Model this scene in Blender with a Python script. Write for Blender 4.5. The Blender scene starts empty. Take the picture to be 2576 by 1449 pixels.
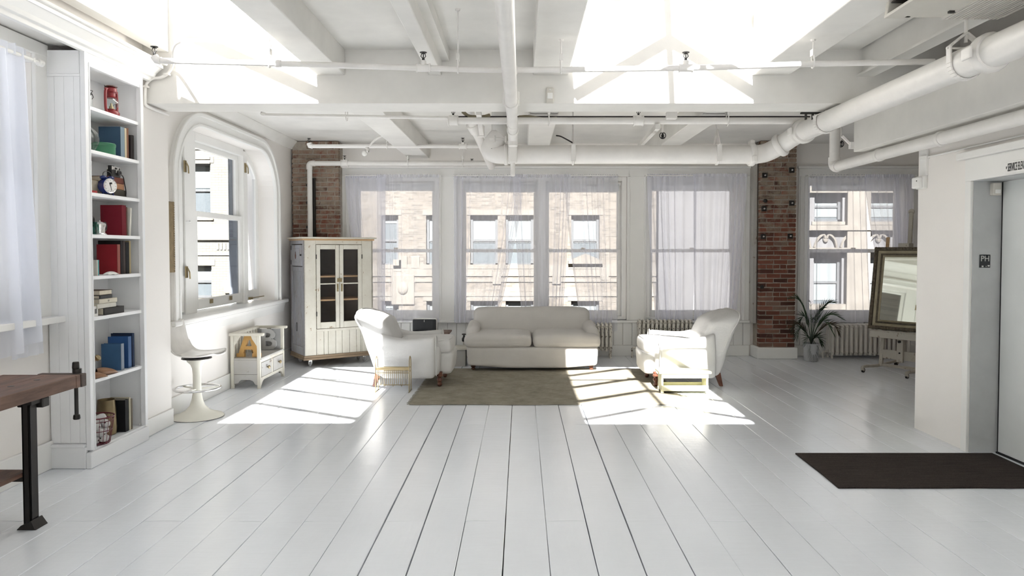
import bpy, math, random
from mathutils import Vector, Matrix, Euler
S = bpy.context.scene
COL = S.collection
R = math.radians
rnd = random.Random(7)

# ---------------------------------------------------------------- camera, sky, sun, exposure
CAM_H, F_PX, PITCH = 1.57, 1800.0, R(1.7)
PPX, PPY = 1311.0, 682.4
cd = bpy.data.cameras.new('camera')
cam = bpy.data.objects.new('camera', cd); COL.objects.link(cam)
cam.location = (0, 0, CAM_H); cam.rotation_euler = (math.pi/2 - PITCH, 0, 0)
cd.sensor_width = 36.0; cd.lens = F_PX/2576*36
cd.shift_x = -(PPX-1288)/2576; cd.shift_y = -(724.5-PPY)/2576
cd.clip_start = .05; cd.clip_end = 300
S.camera = cam
SUN_DIR = Vector((.055, 1.25, -1.0)).normalized()
sl = bpy.data.lights.new('sun', 'SUN'); sl.energy = 12; sl.angle = R(.6); sl.color = (1, .985, .96)
sun = bpy.data.objects.new('sun', sl); COL.objects.link(sun)
sun.rotation_euler = SUN_DIR.to_track_quat('-Z', 'Y').to_euler()
W = bpy.data.worlds.new('world'); S.world = W; W.use_nodes = True
wn = W.node_tree.nodes; wl = W.node_tree.links
bgn = wn['Background']
sky = wn.new('ShaderNodeTexSky'); sky.sky_type = 'NISHITA'; sky.sun_disc = False
sky.sun_elevation = R(38.6); sky.sun_rotation = R(180-2.5); sky.air_density = 1.0; sky.dust_density = 1.0
wl.new(sky.outputs['Color'], bgn.inputs['Color']); bgn.inputs['Strength'].default_value = .03
S.view_settings.view_transform = 'Standard'; S.view_settings.look = 'None'
S.view_settings.gamma = 1.0; S.view_settings.use_curve_mapping = False
S.view_settings.exposure = 1.7
S.cycles.max_bounces = 10; S.cycles.diffuse_bounces = 6; S.cycles.glossy_bounces = 4
S.cycles.transmission_bounces = 6; S.cycles.transparent_max_bounces = 16
S.cycles.caustics_reflective = False; S.cycles.caustics_refractive = False
S.cycles.sample_clamp_indirect = 6.0

# pixel of the photograph + depth along the room  ->  real point in the room
def P(px, py, Y):
    x = (px-PPX)/F_PX; u = (PPY-py)/F_PX
    dY = math.cos(PITCH)+u*math.sin(PITCH); dz = -math.sin(PITCH)+u*math.cos(PITCH)
    t = Y/dY
    return Vector((x*t, Y, CAM_H+dz*t))

# ---------------------------------------------------------------- object bookkeeping
def tag(o, label=None, cat=None, group=None, kind=None):
    if label: o['label'] = label
    if cat: o['category'] = cat
    if group: o['group'] = group
    if kind: o['kind'] = kind
    return o
def thing(name, label, cat, loc=(0,0,0), rz=0.0, group=None, kind=None, rot=None):
    o = bpy.data.objects.new(name, None); COL.objects.link(o)
    o.location = loc; o.rotation_euler = rot if rot else (0, 0, rz); o.empty_display_size = .1
    return tag(o, label, cat, group, kind)
def children_of(o): return [c for c in bpy.data.objects if c.parent == o]
def copy_tree(o, parent=None, kids=None):
    c = o.copy(); COL.objects.link(c)
    if parent is not None: c.parent = parent
    for ch in children_of(o): copy_tree(ch, c)
    return c

class MB:
    """collects verts and faces, then links ONE mesh object"""
    def __init__(s): s.v = []; s.f = []
    def add(s, vs, fs):
        n = len(s.v); s.v += [tuple(p) for p in vs]; s.f += [tuple(i+n for i in q) for q in fs]; return s
    def hexa(s, p):
        return s.add(p, [(0,3,2,1),(4,5,6,7),(0,1,5,4),(1,2,6,5),(2,3,7,6),(3,0,4,7)])
    def box(s, x0, x1, y0, y1, z0, z1):
        return s.hexa([(x0,y0,z0),(x1,y0,z0),(x1,y1,z0),(x0,y1,z0),(x0,y0,z1),(x1,y0,z1),(x1,y1,z1),(x0,y1,z1)])
    def obox(s, c, sx, sy, sz, M=None):
        M = M or Matrix.Identity(3); c = Vector(c)
        q = [(-1,-1,-1),(1,-1,-1),(1,1,-1),(-1,1,-1),(-1,-1,1),(1,-1,1),(1,1,1),(-1,1,1)]
        return s.hexa([c + M @ Vector((a*sx/2, b*sy/2, d*sz/2)) for a,b,d in q])
    def bar(s, p0, p1, w, h, up=(0,0,1)):
        p0, p1 = Vector(p0), Vector(p1); d = (p1-p0).normalized(); up = Vector(up)
        if abs(d.dot(up)) > .98: up = Vector((1,0,0))
        a = d.cross(up).normalized(); b = a.cross(d)
        A, B = a*w/2, b*h/2
        return s.hexa([p0-A-B, p0+A-B, p1+A-B, p1-A-B, p0-A+B, p0+A+B, p1+A+B, p1-A+B])
    def tube(s, pts, r, n=10, closed=False, caps=True):
        pts = [Vector(p) for p in pts]; m = len(pts)
        rs = r if isinstance(r, (list, tuple)) else [r]*m
        tang = []
        for i in range(m):
            a = pts[(i-1) % m] if (closed or i > 0) else pts[i]
            b = pts[(i+1) % m] if (closed or i < m-1) else pts[i]
            tang.append((b-a).normalized())
        ref = Vector((0,0,1))
        if abs(tang[0].dot(ref)) > .9: ref = Vector((1,0,0))
        nrm = (ref - tang[0]*ref.dot(tang[0])).normalized()
        vs = []
        for i in range(m):
            nrm = (nrm - tang[i]*nrm.dot(tang[i])).normalized()
            bi = tang[i].cross(nrm)
            for k in range(n):
                a = 2*math.pi*k/n
                vs.append(pts[i] + (nrm*math.cos(a)+bi*math.sin(a))*rs[i])
        fs = []
        for i in range(m if closed else m-1):
            j = (i+1) % m
            for k in range(n):
                k2 = (k+1) % n
                fs.append((i*n+k, j*n+k, j*n+k2, i*n+k2)[::-1])
        if caps and not closed:
            fs.append(tuple(range(n))[::1]); fs.append(tuple((m-1)*n+k for k in range(n))[::-1])
        return s.add(vs, fs)
    def cyl(s, p0, p1, r0, r1=None, n=16):
        return s.tube([p0, p1], [r0, r0 if r1 is None else r1], n)
    def lathe(s, prof, c=(0,0,0), n=24, M=None, sx=1, sy=1):
        c = Vector(c); M = M or Matrix.Identity(3); vs = []; fs = []; m = len(prof)
        for r, z in prof:
            for k in range(n):
                a = 2*math.pi*k/n
                vs.append(c + M @ Vector((max(r, 1e-4)*math.cos(a)*sx, max(r, 1e-4)*math.sin(a)*sy, z)))
        for i in range(m-1):
            for k in range(n):
                k2 = (k+1) % n
                fs.append((i*n+k, i*n+k2, (i+1)*n+k2, (i+1)*n+k))
        fs.append(tuple(range(n))[::-1]); fs.append(tuple((m-1)*n+k for k in range(n)))
        return s.add(vs, fs)
    def prism(s, poly, axis, a0, a1):
        """polygon in the two axes other than AXIS (in xyz order), extruded from a0 to a1"""
        def pt(p, a):
            if axis == 'x': return (a, p[0], p[1])
            if axis == 'y': return (p[0], a, p[1])
            return (p[0], p[1], a)
        n = len(poly); vs = [pt(p, a0) for p in poly] + [pt(p, a1) for p in poly]
        fs = [tuple(range(n))[::-1], tuple(range(n, 2*n))]
        fs += [(i, (i+1) % n, n+(i+1) % n, n+i) for i in range(n)]
        return s.add(vs, fs)
    def grid(s, fn, nu, nv, closed_u=False):
        vs = [fn(i/nu, j/nv) for j in range(nv+1) for i in range(nu if closed_u else nu+1)]
        w = nu if closed_u else nu+1; fs = []
        for j in range(nv):
            for i in range(nu):
                i2 = (i+1) % w
                fs.append((j*w+i, j*w+i2, (j+1)*w+i2, (j+1)*w+i))
        return s.add(vs, fs)
    def ball(s, c, r, sx=1, sy=1, sz=1, n=14, M=None):
        pr = [(r*math.sin(math.pi*i/n), -r*math.cos(math.pi*i/n)) for i in range(n+1)]
        M = M or Matrix.Identity(3)
        D = Matrix(((sx,0,0),(0,sy,0),(0,0,sz)))
        return s.lathe(pr, c, n+4, M @ D)
    def rbox(s, c, size, r, n=8, deform=None):
        """soft box with rounded edges; deform(p) moves each point (local, before the centre is added)"""
        hx, hy, hz = [q/2 for q in size]; c = Vector(c); key = {}; vs = []; fs = []
        r = min(r, hx*.999, hy*.999, hz*.999)
        def coords(h):
            a = [-h]; k = max(2, n//3)
            a += [-h + r*(1-math.cos(math.pi/2*i/k)) for i in range(1, k)]
            m = max(2, n)
            a += [-h+r + (2*h-2*r)*i/m for i in range(m+1)]
            a += [h - r*(1-math.cos(math.pi/2*i/k)) for i in range(k-1, 0, -1)] + [h]
            return a
        ax, ay, az = coords(hx), coords(hy), coords(hz)
        def vid(x, y, z):
            k = (round(x,6), round(y,6), round(z,6))
            if k in key: return key[k]
            q = Vector((max(-hx+r, min(hx-r, x)), max(-hy+r, min(hy-r, y)), max(-hz+r, min(hz-r, z))))
            d = Vector((x,y,z))-q
            p = q + d.normalized()*r if d.length > 1e-9 else q
            if deform: p = Vector(deform(p))
            key[k] = len(vs); vs.append(c+p); return key[k]
        for sgn in (-1, 1):
            for i in range(len(ax)-1):
                for j in range(len(ay)-1):
                    q = (vid(ax[i],ay[j],sgn*hz), vid(ax[i+1],ay[j],sgn*hz), vid(ax[i+1],ay[j+1],sgn*hz), vid(ax[i],ay[j+1],sgn*hz))
                    fs.append(q if sgn > 0 else q[::-1])
            for i in range(len(ax)-1):
                for j in range(len(az)-1):
                    q = (vid(ax[i],sgn*hy,az[j]), vid(ax[i+1],sgn*hy,az[j]), vid(ax[i+1],sgn*hy,az[j+1]), vid(ax[i],sgn*hy,az[j+1]))
                    fs.append(q if sgn < 0 else q[::-1])
            for i in range(len(ay)-1):
                for j in range(len(az)-1):
                    q = (vid(sgn*hx,ay[i],az[j]), vid(sgn*hx,ay[i+1],az[j]), vid(sgn*hx,ay[i+1],az[j+1]), vid(sgn*hx,ay[i],az[j+1]))
                    fs.append(q if sgn > 0 else q[::-1])
        return s.add(vs, fs)
    def mesh(s, name, mat, smooth=False):
        me = bpy.data.meshes.new(name); me.from_pydata(s.v, [], s.f); me.update()
        if mat: me.materials.append(mat)
        if smooth:
            for p in me.polygons: p.use_smooth = True
            me.set_sharp_from_angle(angle=R(38))
        return me
    def build(s, name, mat, parent=None, smooth=False, bevel=0.0, loc=None, rz=0.0, seg=2):
        o = bpy.data.objects.new(name, s.mesh(name, mat, smooth)); COL.objects.link(o)
        if parent is not None: o.parent = parent
        if loc: o.location = loc
        if rz: o.rotation_euler = (0, 0, rz)
        if bevel:
            m = o.modifiers.new('bevel', 'BEVEL'); m.width = bevel; m.segments = seg; m.limit_method = 'ANGLE'; m.angle_limit = R(35)
        return o
def bx(name, mat, b, parent=None, bevel=0.0):
    return MB().box(*b).build(name, mat, parent, bevel=bevel)
def smoothpath(pts, k=6):
    """Catmull-Rom through the points"""
    pts = [Vector(p) for p in pts]; out = []
    q = [pts[0]*2-pts[1]] + pts + [pts[-1]*2-pts[-2]]
    for i in range(1, len(q)-2):
        for j in range(k):
            t = j/k; a, b, c, d = q[i-1], q[i], q[i+1], q[i+2]
            out.append(.5*((2*b)+(c-a)*t+(2*a-5*b+4*c-d)*t*t+(3*b-a-3*c+d)*t**3))
    out.append(pts[-1]); return out

# ---------------------------------------------------------------- materials
def nodemat(name):
    m = bpy.data.materials.new(name); m.use_nodes = True
    nt = m.node_tree; b = nt.nodes['Principled BSDF']
    return m, nt, b
def ramp(nt, stops):
    r = nt.nodes.new('ShaderNodeValToRGB'); e = r.color_ramp.elements
    while len(e) < len(stops): e.new(.5)
    for k, (p, c) in enumerate(stops):
        e[k].position = p; e[k].color = (*c, 1) if len(c) == 3 else c
    return r
def texco(nt, scale=(1,1,1), which='Object'):
    t = nt.nodes.new('ShaderNodeTexCoord'); mp = nt.nodes.new('ShaderNodeMapping')
    mp.inputs['Scale'].default_value = scale
    nt.links.new(t.outputs[which], mp.inputs['Vector']); return mp.outputs['Vector']
def noise(nt, vec, scale, detail=4, rough=.6):
    n = nt.nodes.new('ShaderNodeTexNoise'); n.inputs['Scale'].default_value = scale
    n.inputs['Detail'].default_value = detail; n.inputs['Roughness'].default_value = rough
    nt.links.new(vec, n.inputs['Vector']); return n.outputs['Fac']
def bump(nt, b, h, strength, dist=.01):
    n = nt.nodes.new('ShaderNodeBump'); n.inputs['Strength'].default_value = strength; n.inputs['Distance'].default_value = dist
    nt.links.new(h, n.inputs['Height']); nt.links.new(n.outputs['Normal'], b.inputs['Normal'])
def mixc(nt, fac, a, c):
    m = nt.nodes.new('ShaderNodeMix'); m.data_type = 'RGBA'
    def put(i, v):
        if hasattr(v, 'links'): nt.links.new(v, m.inputs[i])
        else: m.inputs[i].default_value = (*v, 1)
    if hasattr(fac, 'links'): nt.links.new(fac, m.inputs[0])
    else: m.inputs[0].default_value = fac
    put(6, a); put(7, c); return m.outputs[2]
def paint(name, col, rough=.5, var=.06, vscale=2.0, bstr=.1, bscale=60, spec=.4, metal=0.0, scale=(1,1,1)):
    """plain coat: a little tonal mottling and fine relief"""
    m, nt, b = nodemat(name); v = texco(nt, scale)
    dark = tuple(c*(1-var) for c in col); lite = tuple(min(1, c*(1+var*.5)) for c in col)
    r = ramp(nt, [(.3, dark), (.7, lite)]); nt.links.new(noise(nt, v, vscale), r.inputs['Fac'])
    nt.links.new(r.outputs['Color'], b.inputs['Base Color'])
    b.inputs['Roughness'].default_value = rough; b.inputs['Specular IOR Level'].default_value = spec; b.inputs['Metallic'].default_value = metal
    if bstr: bump(nt, b, noise(nt, v, bscale, 3), bstr, .004)
    return m
def worn(name, col, under, amount=.42, scale=7.0, rough=.6, stretch=(1,1,1), dirt=(.34,.29,.21), edge=.007):
    """old paint: grime, chips down to the wood, and rubbed-through edges"""
    m, nt, b = nodemat(name); v = texco(nt, stretch)
    g = ramp(nt, [(.38, col), (.72, tuple(c*.62+d*.38 for c, d in zip(col, dirt)))]); nt.links.new(noise(nt, v, 3.0, 7, .65), g.inputs['Fac'])
    n = noise(nt, v, scale, 9, .7)
    ch = ramp(nt, [(amount-.03, (1,1,1)), (amount, (0,0,0))]); nt.links.new(n, ch.inputs['Fac'])
    bv = nt.nodes.new('ShaderNodeBevel'); bv.samples = 4; bv.inputs['Radius'].default_value = edge
    ge = nt.nodes.new('ShaderNodeNewGeometry'); dt = nt.nodes.new('ShaderNodeVectorMath'); dt.operation = 'DOT_PRODUCT'
    nt.links.new(bv.outputs['Normal'], dt.inputs[0]); nt.links.new(ge.outputs['Normal'], dt.inputs[1])
    er = ramp(nt, [(.80, (1,1,1)), (.97, (0,0,0))]); nt.links.new(dt.outputs['Value'], er.inputs['Fac'])
    en = ramp(nt, [(.46, (0,0,0)), (.56, (1,1,1))]); nt.links.new(noise(nt, v, scale*1.7, 5, .7), en.inputs['Fac'])
    mu = nt.nodes.new('ShaderNodeMath'); mu.operation = 'MULTIPLY'; nt.links.new(er.outputs['Color'], mu.inputs[0]); nt.links.new(en.outputs['Color'], mu.inputs[1])
    mx = nt.nodes.new('ShaderNodeMath'); mx.operation = 'MAXIMUM'; nt.links.new(mu.outputs[0], mx.inputs[0]); nt.links.new(ch.outputs['Color'], mx.inputs[1])
    nt.links.new(mixc(nt, mx.outputs[0], g.outputs['Color'], under), b.inputs['Base Color'])
    b.inputs['Roughness'].default_value = rough
    bump(nt, b, ch.outputs['Color'], -.25, .004); return m
def wood(name, a, c, rough=.5, scale=9.0, stretch=(1,12,12)):
    m, nt, b = nodemat(name); v = texco(nt, stretch)
    r = ramp(nt, [(.3, a), (.7, c)]); n = noise(nt, v, scale*.2, 6, .7); nt.links.new(n, r.inputs['Fac'])
    nt.links.new(r.outputs['Color'], b.inputs['Base Color']); b.inputs['Roughness'].default_value = rough
    bump(nt, b, n, .15, .004); return m
def metalm(name, col, rough=.35):
    m, nt, b = nodemat(name); b.inputs['Base Color'].default_value = (*col, 1); b.inputs['Metallic'].default_value = 1
    v = texco(nt); r = ramp(nt, [(.3, (rough*.8,)*3), (.7, (min(1, rough*1.3),)*3)]); nt.links.new(noise(nt, v, 14), r.inputs['Fac'])
    nt.links.new(r.outputs['Color'], b.inputs['Roughness']); return m
def glassm(name, tint=(.97,.99,.99), refl=1.0):
    """thin pane: straight-through plus a grazing reflection"""
    m = bpy.data.materials.new(name); m.use_nodes = True; nt = m.node_tree; nt.nodes.clear()
    o = nt.nodes.new('ShaderNodeOutputMaterial'); mx = nt.nodes.new('ShaderNodeMixShader'); t = nt.nodes.new('ShaderNodeBsdfTransparent')
    g = nt.nodes.new('ShaderNodeBsdfGlossy'); g.inputs['Roughness'].default_value = .02
    lw = nt.nodes.new('ShaderNodeLayerWeight'); lw.inputs['Blend'].default_value = .5
    pw = nt.nodes.new('ShaderNodeMath'); pw.operation = 'POWER'; pw.inputs[1].default_value = 5
    ml = nt.nodes.new('ShaderNodeMath'); ml.operation = 'MULTIPLY_ADD'; ml.inputs[1].default_value = .6; ml.inputs[2].default_value = .03*refl
    nt.links.new(lw.outputs['Facing'], pw.inputs[0]); nt.links.new(pw.outputs[0], ml.inputs[0])
    t.inputs['Color'].default_value = (*tint, 1)
    nt.links.new(ml.outputs[0], mx.inputs['Fac']); nt.links.new(t.outputs[0], mx.inputs[1]); nt.links.new(g.outputs[0], mx.inputs[2])
    nt.links.new(mx.outputs[0], o.inputs['Surface']); return m
def sheer(name, col, open_, edge=.35):
    """net curtain: threads scatter and transmit light, gaps let it straight through, denser where seen edge-on"""
    m = bpy.data.materials.new(name); m.use_nodes = True; nt = m.node_tree; nt.nodes.clear()
    o = nt.nodes.new('ShaderNodeOutputMaterial'); mx = nt.nodes.new('ShaderNodeMixShader'); t = nt.nodes.new('ShaderNodeBsdfTransparent')
    d = nt.nodes.new('ShaderNodeBsdfDiffuse'); tr = nt.nodes.new('ShaderNodeBsdfTranslucent'); m2 = nt.nodes.new('ShaderNodeMixShader')
    for q in (d, tr): q.inputs['Color'].default_value = (*col, 1)
    m2.inputs['Fac'].default_value = .5
    nt.links.new(d.outputs[0], m2.inputs[1]); nt.links.new(tr.outputs[0], m2.inputs[2])
    lw = nt.nodes.new('ShaderNodeLayerWeight'); lw.inputs['Blend'].default_value = edge
    mr = nt.nodes.new('ShaderNodeMapRange'); mr.inputs['To Min'].default_value = 1-open_; mr.inputs['To Max'].default_value = 1.0
    nt.links.new(lw.outputs['Facing'], mr.inputs['Value']); nt.links.new(mr.outputs['Result'], mx.inputs['Fac'])
    nt.links.new(t.outputs[0], mx.inputs[1]); nt.links.new(m2.outputs[0], mx.inputs[2]); nt.links.new(mx.outputs[0], o.inputs['Surface'])
    return m
def cloth(name, col, scale=500, bstr=.15, wr=.55):
    m, nt, b = nodemat(name); v = texco(nt)
    r = ramp(nt, [(.3, tuple(c*.95 for c in col)), (.7, col)]); nt.links.new(noise(nt, v, 6), r.inputs['Fac'])
    nt.links.new(r.outputs['Color'], b.inputs['Base Color']); b.inputs['Roughness'].default_value = .9; b.inputs['Specular IOR Level'].default_value = .15
    w = nt.nodes.new('ShaderNodeMath'); w.operation = 'MULTIPLY_ADD'
    nt.links.new(noise(nt, texco(nt, (1.3,1.3,4.5)), 3.2, 4, .55), w.inputs[0]); w.inputs[1].default_value = 1.0
    n2 = noise(nt, v, scale, 1); nt.links.new(n2, w.inputs[2])
    bump(nt, b, w.outputs[0], wr, .03); return m
def plain(name, col, rough=.5, metal=0.0, spec=.5, emit=None):
    m, nt, b = nodemat(name); b.inputs['Roughness'].default_value = rough; b.inputs['Metallic'].default_value = metal; b.inputs['Specular IOR Level'].default_value = spec
    v = texco(nt); r = ramp(nt, [(.3, tuple(c*.9 for c in col)), (.7, col)]); nt.links.new(noise(nt, v, 9), r.inputs['Fac'])
    nt.links.new(r.outputs['Color'], b.inputs['Base Color']); return m

M = {}
M['wall'] = paint('wall_paint', (.87,.84,.805), .6, .03, .8, .12, 45)
M['ceil'] = paint('ceiling_paint', (.80,.785,.75), .65, .10, 1.6, .15, 30)
M['trim'] = paint('trim_paint', (.85,.845,.82), .35, .03, 2.0, .06, 30)
M['case'] = paint('bookcase_paint', (.84,.845,.85), .4, .03, 2.0, .06, 30)
M['pipe'] = paint('pipe_paint', (.82,.80,.77), .4, .06, 5.0, .1, 18)
M['dark'] = plain('dark_iron', (.02,.019,.018), .5)
M['steel'] = plain('blackened_steel', (.035,.032,.03), .4, .6)
M['chrome'] = metalm('chrome', (.8,.8,.8), .12)
M['brass'] = metalm('aged_brass', (.36,.29,.17), .42)
M['silver'] = metalm('silver', (.75,.74,.72), .25)
M['glass'] = glassm('window_glass', (.92,.92,.92))
M['skyglass'] = glassm('skylight_glass', (.97,.97,.97), .6)
M['bottle'] = glassm('clear_glass', (.9,.93,.93), 1.4)
M['slip'] = cloth('white_slipcover', (.82,.81,.79))
M['sofac'] = cloth('cream_slipcover', (.80,.77,.73))
M['sheer'] = sheer('sheer_curtain', (.88,.89,.97), .60)  # faint blue in the net colours stands in for sky light
M['sheer2'] = sheer('heavier_sheer', (.88,.89,.97), .38)
M['voile'] = sheer('white_voile', (.90,.92,.98), .22, .2)  # cloth colour carries the blue cast of the sky behind it
M['walnut'] = wood('dark_turned_wood', (.07,.026,.016), (.15,.055,.03), .3)
M['oak'] = wood('pale_wood', (.42,.26,.13), (.6,.4,.22), .5)
M['oldwood'] = wood('old_brown_wood', (.19,.135,.085), (.30,.22,.14), .7)
M['bench'] = wood('workbench_wood', (.075,.04,.028), (.2,.115,.08), .6, 9, (10,1.2,10))
M['wornwhite'] = worn('worn_white_paint', (.63,.61,.535), (.30,.22,.14), .385, 9)
M['easel'] = worn('worn_easel_paint', (.47,.445,.39), (.16,.11,.07), .40, 9)
M['worngrey'] = worn('worn_grey_paint', (.43,.425,.41), (.2,.16,.12), .38, 8)
M['worncream'] = worn('worn_cream_paint', (.58,.57,.40), (.50,.30,.15), .36, 10)
M['greywood'] = worn('weathered_side_paint', (.38,.39,.425), (.22,.16,.11), .40, 7, .7, (4,4,.7))
M['radiator'] = worn('chipped_radiator_paint', (.72,.69,.62), (.10,.075,.055), .45, 16, edge=.012)
M['radclean'] = paint('radiator_paint', (.72,.69,.63), .4, .08, 8)
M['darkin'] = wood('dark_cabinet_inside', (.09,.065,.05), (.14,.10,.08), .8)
# ---------------------------------------------------------------- floor: painted boards over a dark sub-floor
def floor_material():
    m, nt, b = nodemat('floor_paint'); v = texco(nt, (1,1,1))
    g = nt.nodes.new('ShaderNodeNewGeometry'); oi = nt.nodes.new('ShaderNodeObjectInfo')
    ad = nt.nodes.new('ShaderNodeVectorMath'); ad.operation = 'ADD'
    nt.links.new(g.outputs['Position'], ad.inputs[0]); nt.links.new(oi.outputs['Random'], ad.inputs[1])
    mp = nt.nodes.new('ShaderNodeMapping'); mp.inputs['Scale'].default_value = (1, 1, 1); nt.links.new(ad.outputs[0], mp.inputs['Vector'])
    r = ramp(nt, [(.3, (.77,.80,.84)), (.7, (.815,.845,.885))]); nt.links.new(noise(nt, mp.outputs[0], 1.6, 5), r.inputs['Fac'])
    nt.links.new(r.outputs['Color'], b.inputs['Base Color'])
    b.inputs['Roughness'].default_value = .21; b.inputs['Specular IOR Level'].default_value = .55
    mp2 = nt.nodes.new('ShaderNodeMapping'); mp2.inputs['Scale'].default_value = (5, 26, 1); nt.links.new(ad.outputs[0], mp2.inputs['Vector'])
    mp3 = nt.nodes.new('ShaderNodeMapping'); mp3.inputs['Scale'].default_value = (7, 1.5, 1); nt.links.new(ad.outputs[0], mp3.inputs['Vector'])
    a = nt.nodes.new('ShaderNodeMath'); a.operation = 'MULTIPLY_ADD'; a.inputs[1].default_value = 2.2
    nt.links.new(noise(nt, mp3.outputs[0], 1.0, 3), a.inputs[0]); nt.links.new(noise(nt, mp2.outputs[0], 1.0, 4, .55), a.inputs[2])
    bump(nt, b, a.outputs[0], .11, .01); return m
M['floor'] = floor_material()
M['subfloor'] = plain('dark_subfloor', (.03,.026,.024), .9)
FX0, FX1, FY0, FY1 = -3.42, 6.7, -9.0, 10.66
floor = bx('floor', M['subfloor'], (FX0, FX1, FY0, FY1, -.25, -.028)); tag(floor, 'glossy white painted plank floor', 'floor', kind='structure')
PW = .2333; LX = -.091
wide = {0:.0052, -2:.0058, -3:.0075, 2:.0052, 3:.0066, -7:.003, -6:.0036, 4:.004, -5:.0022, -1:.0035, 1:.0026, 6:.003, -10:.003, -12:.0032, 8:.003, 12:.003, -8:.0036, -9:.0028, -11:.003, 5:.0028, 7:.0034, 10:.003}
def gap(k, y):
    """width of the joint k (between boards) at y: open, hairline or filled with paint by turns"""
    w = wide.get(k, .0020); q = random.Random(k*977)
    s = .6*math.sin(y*1.1+q.random()*6.3) + .4*math.sin(y*2.7+q.random()*6.3)
    t = max(.05, min(1.35, .85+.75*s)) if abs(w) < .005 else max(.45, 1+.3*s)
    jit = .12*math.sin(y*17+k) + .1*math.sin(y*31+2*k)
    return max(.0004, w*(t+jit))
k0 = math.floor((FX0-LX)/PW); k1 = math.ceil((FX1-LX)/PW)
for k in range(k0, k1):
    base = 4.10 if k % 2 else 5.9+.5*((k//2) % 2)
    q = random.Random(k*31+5)
    cuts = sorted({FY0, FY1, *[base+d for d in (-12.3, -8.2+.2*q.random(), -4.1+.3*q.random(), 0, 4.05+.3*q.random()) if FY0+.5 < base+d < FY1-.4]})
    for ya, yb in zip(cuts[:-1], cuts[1:]):
        n = max(2, int((yb-ya)/.16)); mb = MB(); vs = []; fs = []
        cup = q.uniform(-.0006, .0014); lift = q.uniform(-.0008, .0008); tilt = q.uniform(-.0012, .0012)
        for i in range(n+1):
            y = ya+.0008+(yb-ya-.0016)*i/n
            xl = max(FX0, LX+k*PW+gap(k, y)/2); xr = min(FX1, LX+(k+1)*PW-gap(k+1, y)/2)
            xc = (xl+xr)/2
            for x, z in ((xl, -.028), (xl, -.003), (xl+.0025, -.0005), ((xl+xc)/2, cup*.75), (xc, cup), ((xr+xc)/2, cup*.75), (xr-.0025, -.0005), (xr, -.003), (xr, -.028)):
                vs.append((x, y, z+lift+(tilt*(x-xc)/PW*2 if z > -.02 else 0)))
        for i in range(n):
            for j in range(8): fs.append((i*9+j, i*9+j+1, (i+1)*9+j+1, (i+1)*9+j))
        fs.append(tuple(range(9))); fs.append(tuple(n*9+j for j in range(9))[::-1])
        mb.add(vs, fs); mb.f = [f[::-1] for f in mb.f]
        mb.build('floor_plank', M['floor'], floor, smooth=True)

# ---------------------------------------------------------------- walls, ceiling, beams
def struct(o, label, cat): return tag(o, label, cat, kind='structure')
YB0, YB1, ZB = 6.04, 6.41, 2.80      # big cross beam: front, back, underside
CZ = 3.245; TOP = 4.75
# far wall with four window openings
YF = 10.6; WZ0, WZ1 = .53, 2.655
OPN = [(-2.545,-1.215), (-.955,1.565), (1.845,3.27), (4.215,5.745)]
mb = MB(); xs = [-3.75] + [v for o in OPN for v in o] + [6.8]
for i in range(0, len(xs), 2): mb.box(xs[i], xs[i+1], YF, YF+.34, 0, 3.3)
for a, b_ in OPN: mb.box(a, b_, YF, YF+.34, 0, WZ0); mb.box(a, b_, YF, YF+.34, WZ1, 3.3)
struct(mb.build('wall_far', M['wall']), 'white far wall with four big sash windows', 'wall')
# left wall beyond the beam: rounded window opening
XL = -3.32
def rrect(y0, y1, z0, z1, r, n=12):
    pts = [(y0, z0), (y1, z0)]
    pts += [(y1-r+r*math.cos(a), z1-r+r*math.sin(a)) for a in [math.pi/2*i/n for i in range(n+1)]]
    pts += [(y0+r+r*math.cos(a), z1-r+r*math.sin(a)) for a in [math.pi/2+math.pi/2*i/n for i in range(n+1)]]
    return pts
AY0, AY1, AZ0, AZ1, AR = 6.90, 9.62, .89, 2.84, .56
def wall_with_hole(x0, x1, hole, y0, y1, z0, z1):
    cy = sum(p[0] for p in hole)/len(hole); cz = (min(p[1] for p in hole)+max(p[1] for p in hole))/2
    ang = lambda p: math.atan2(p[1]-cz, p[0]-cy)
    def outer(a):
        c, s_ = math.cos(a), math.sin(a); t = 1e9
        if c > 1e-9: t = min(t, (y1-cy)/c)
        if c < -1e-9: t = min(t, (y0-cy)/c)
        if s_ > 1e-9: t = min(t, (z1-cz)/s_)
        if s_ < -1e-9: t = min(t, (z0-cz)/s_)
        return (cy+c*t, cz+s_*t)
    H = []
    for i, p in enumerate(hole):
        q = hole[(i+1) % len(hole)]; m = max(1, int(math.dist(p, q)/.05))
        H += [(p[0]+(q[0]-p[0])*j/m, p[1]+(q[1]-p[1])*j/m) for j in range(m)]
    O = [outer(ang(p)) for p in H]
    for cpt in ((y0,z0),(y1,z0),(y1,z1),(y0,z1)):
        O[min(range(len(O)), key=lambda i: math.dist(O[i], cpt))] = cpt
    n = len(H); vs = [(x, *p) for x in (x0, x1) for L in (H, O) for p in L]; fs = []
    for i in range(n):
        j = (i+1) % n
        fs += [(i, j, n+j, n+i), (2*n+j, 2*n+i, 3*n+i, 3*n+j), (j, i, 2*n+i, 2*n+j), (n+i, n+j, 3*n+j, 3*n+i)]
    return MB().add(vs, fs)
struct(wall_with_hole(XL, XL-.35, rrect(AY0, AY1, AZ0, AZ1, AR), YB0+.3, YF, 0, 3.3).build('wall_left', M['wall']), 'white left wall around the round-cornered window', 'wall')
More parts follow.
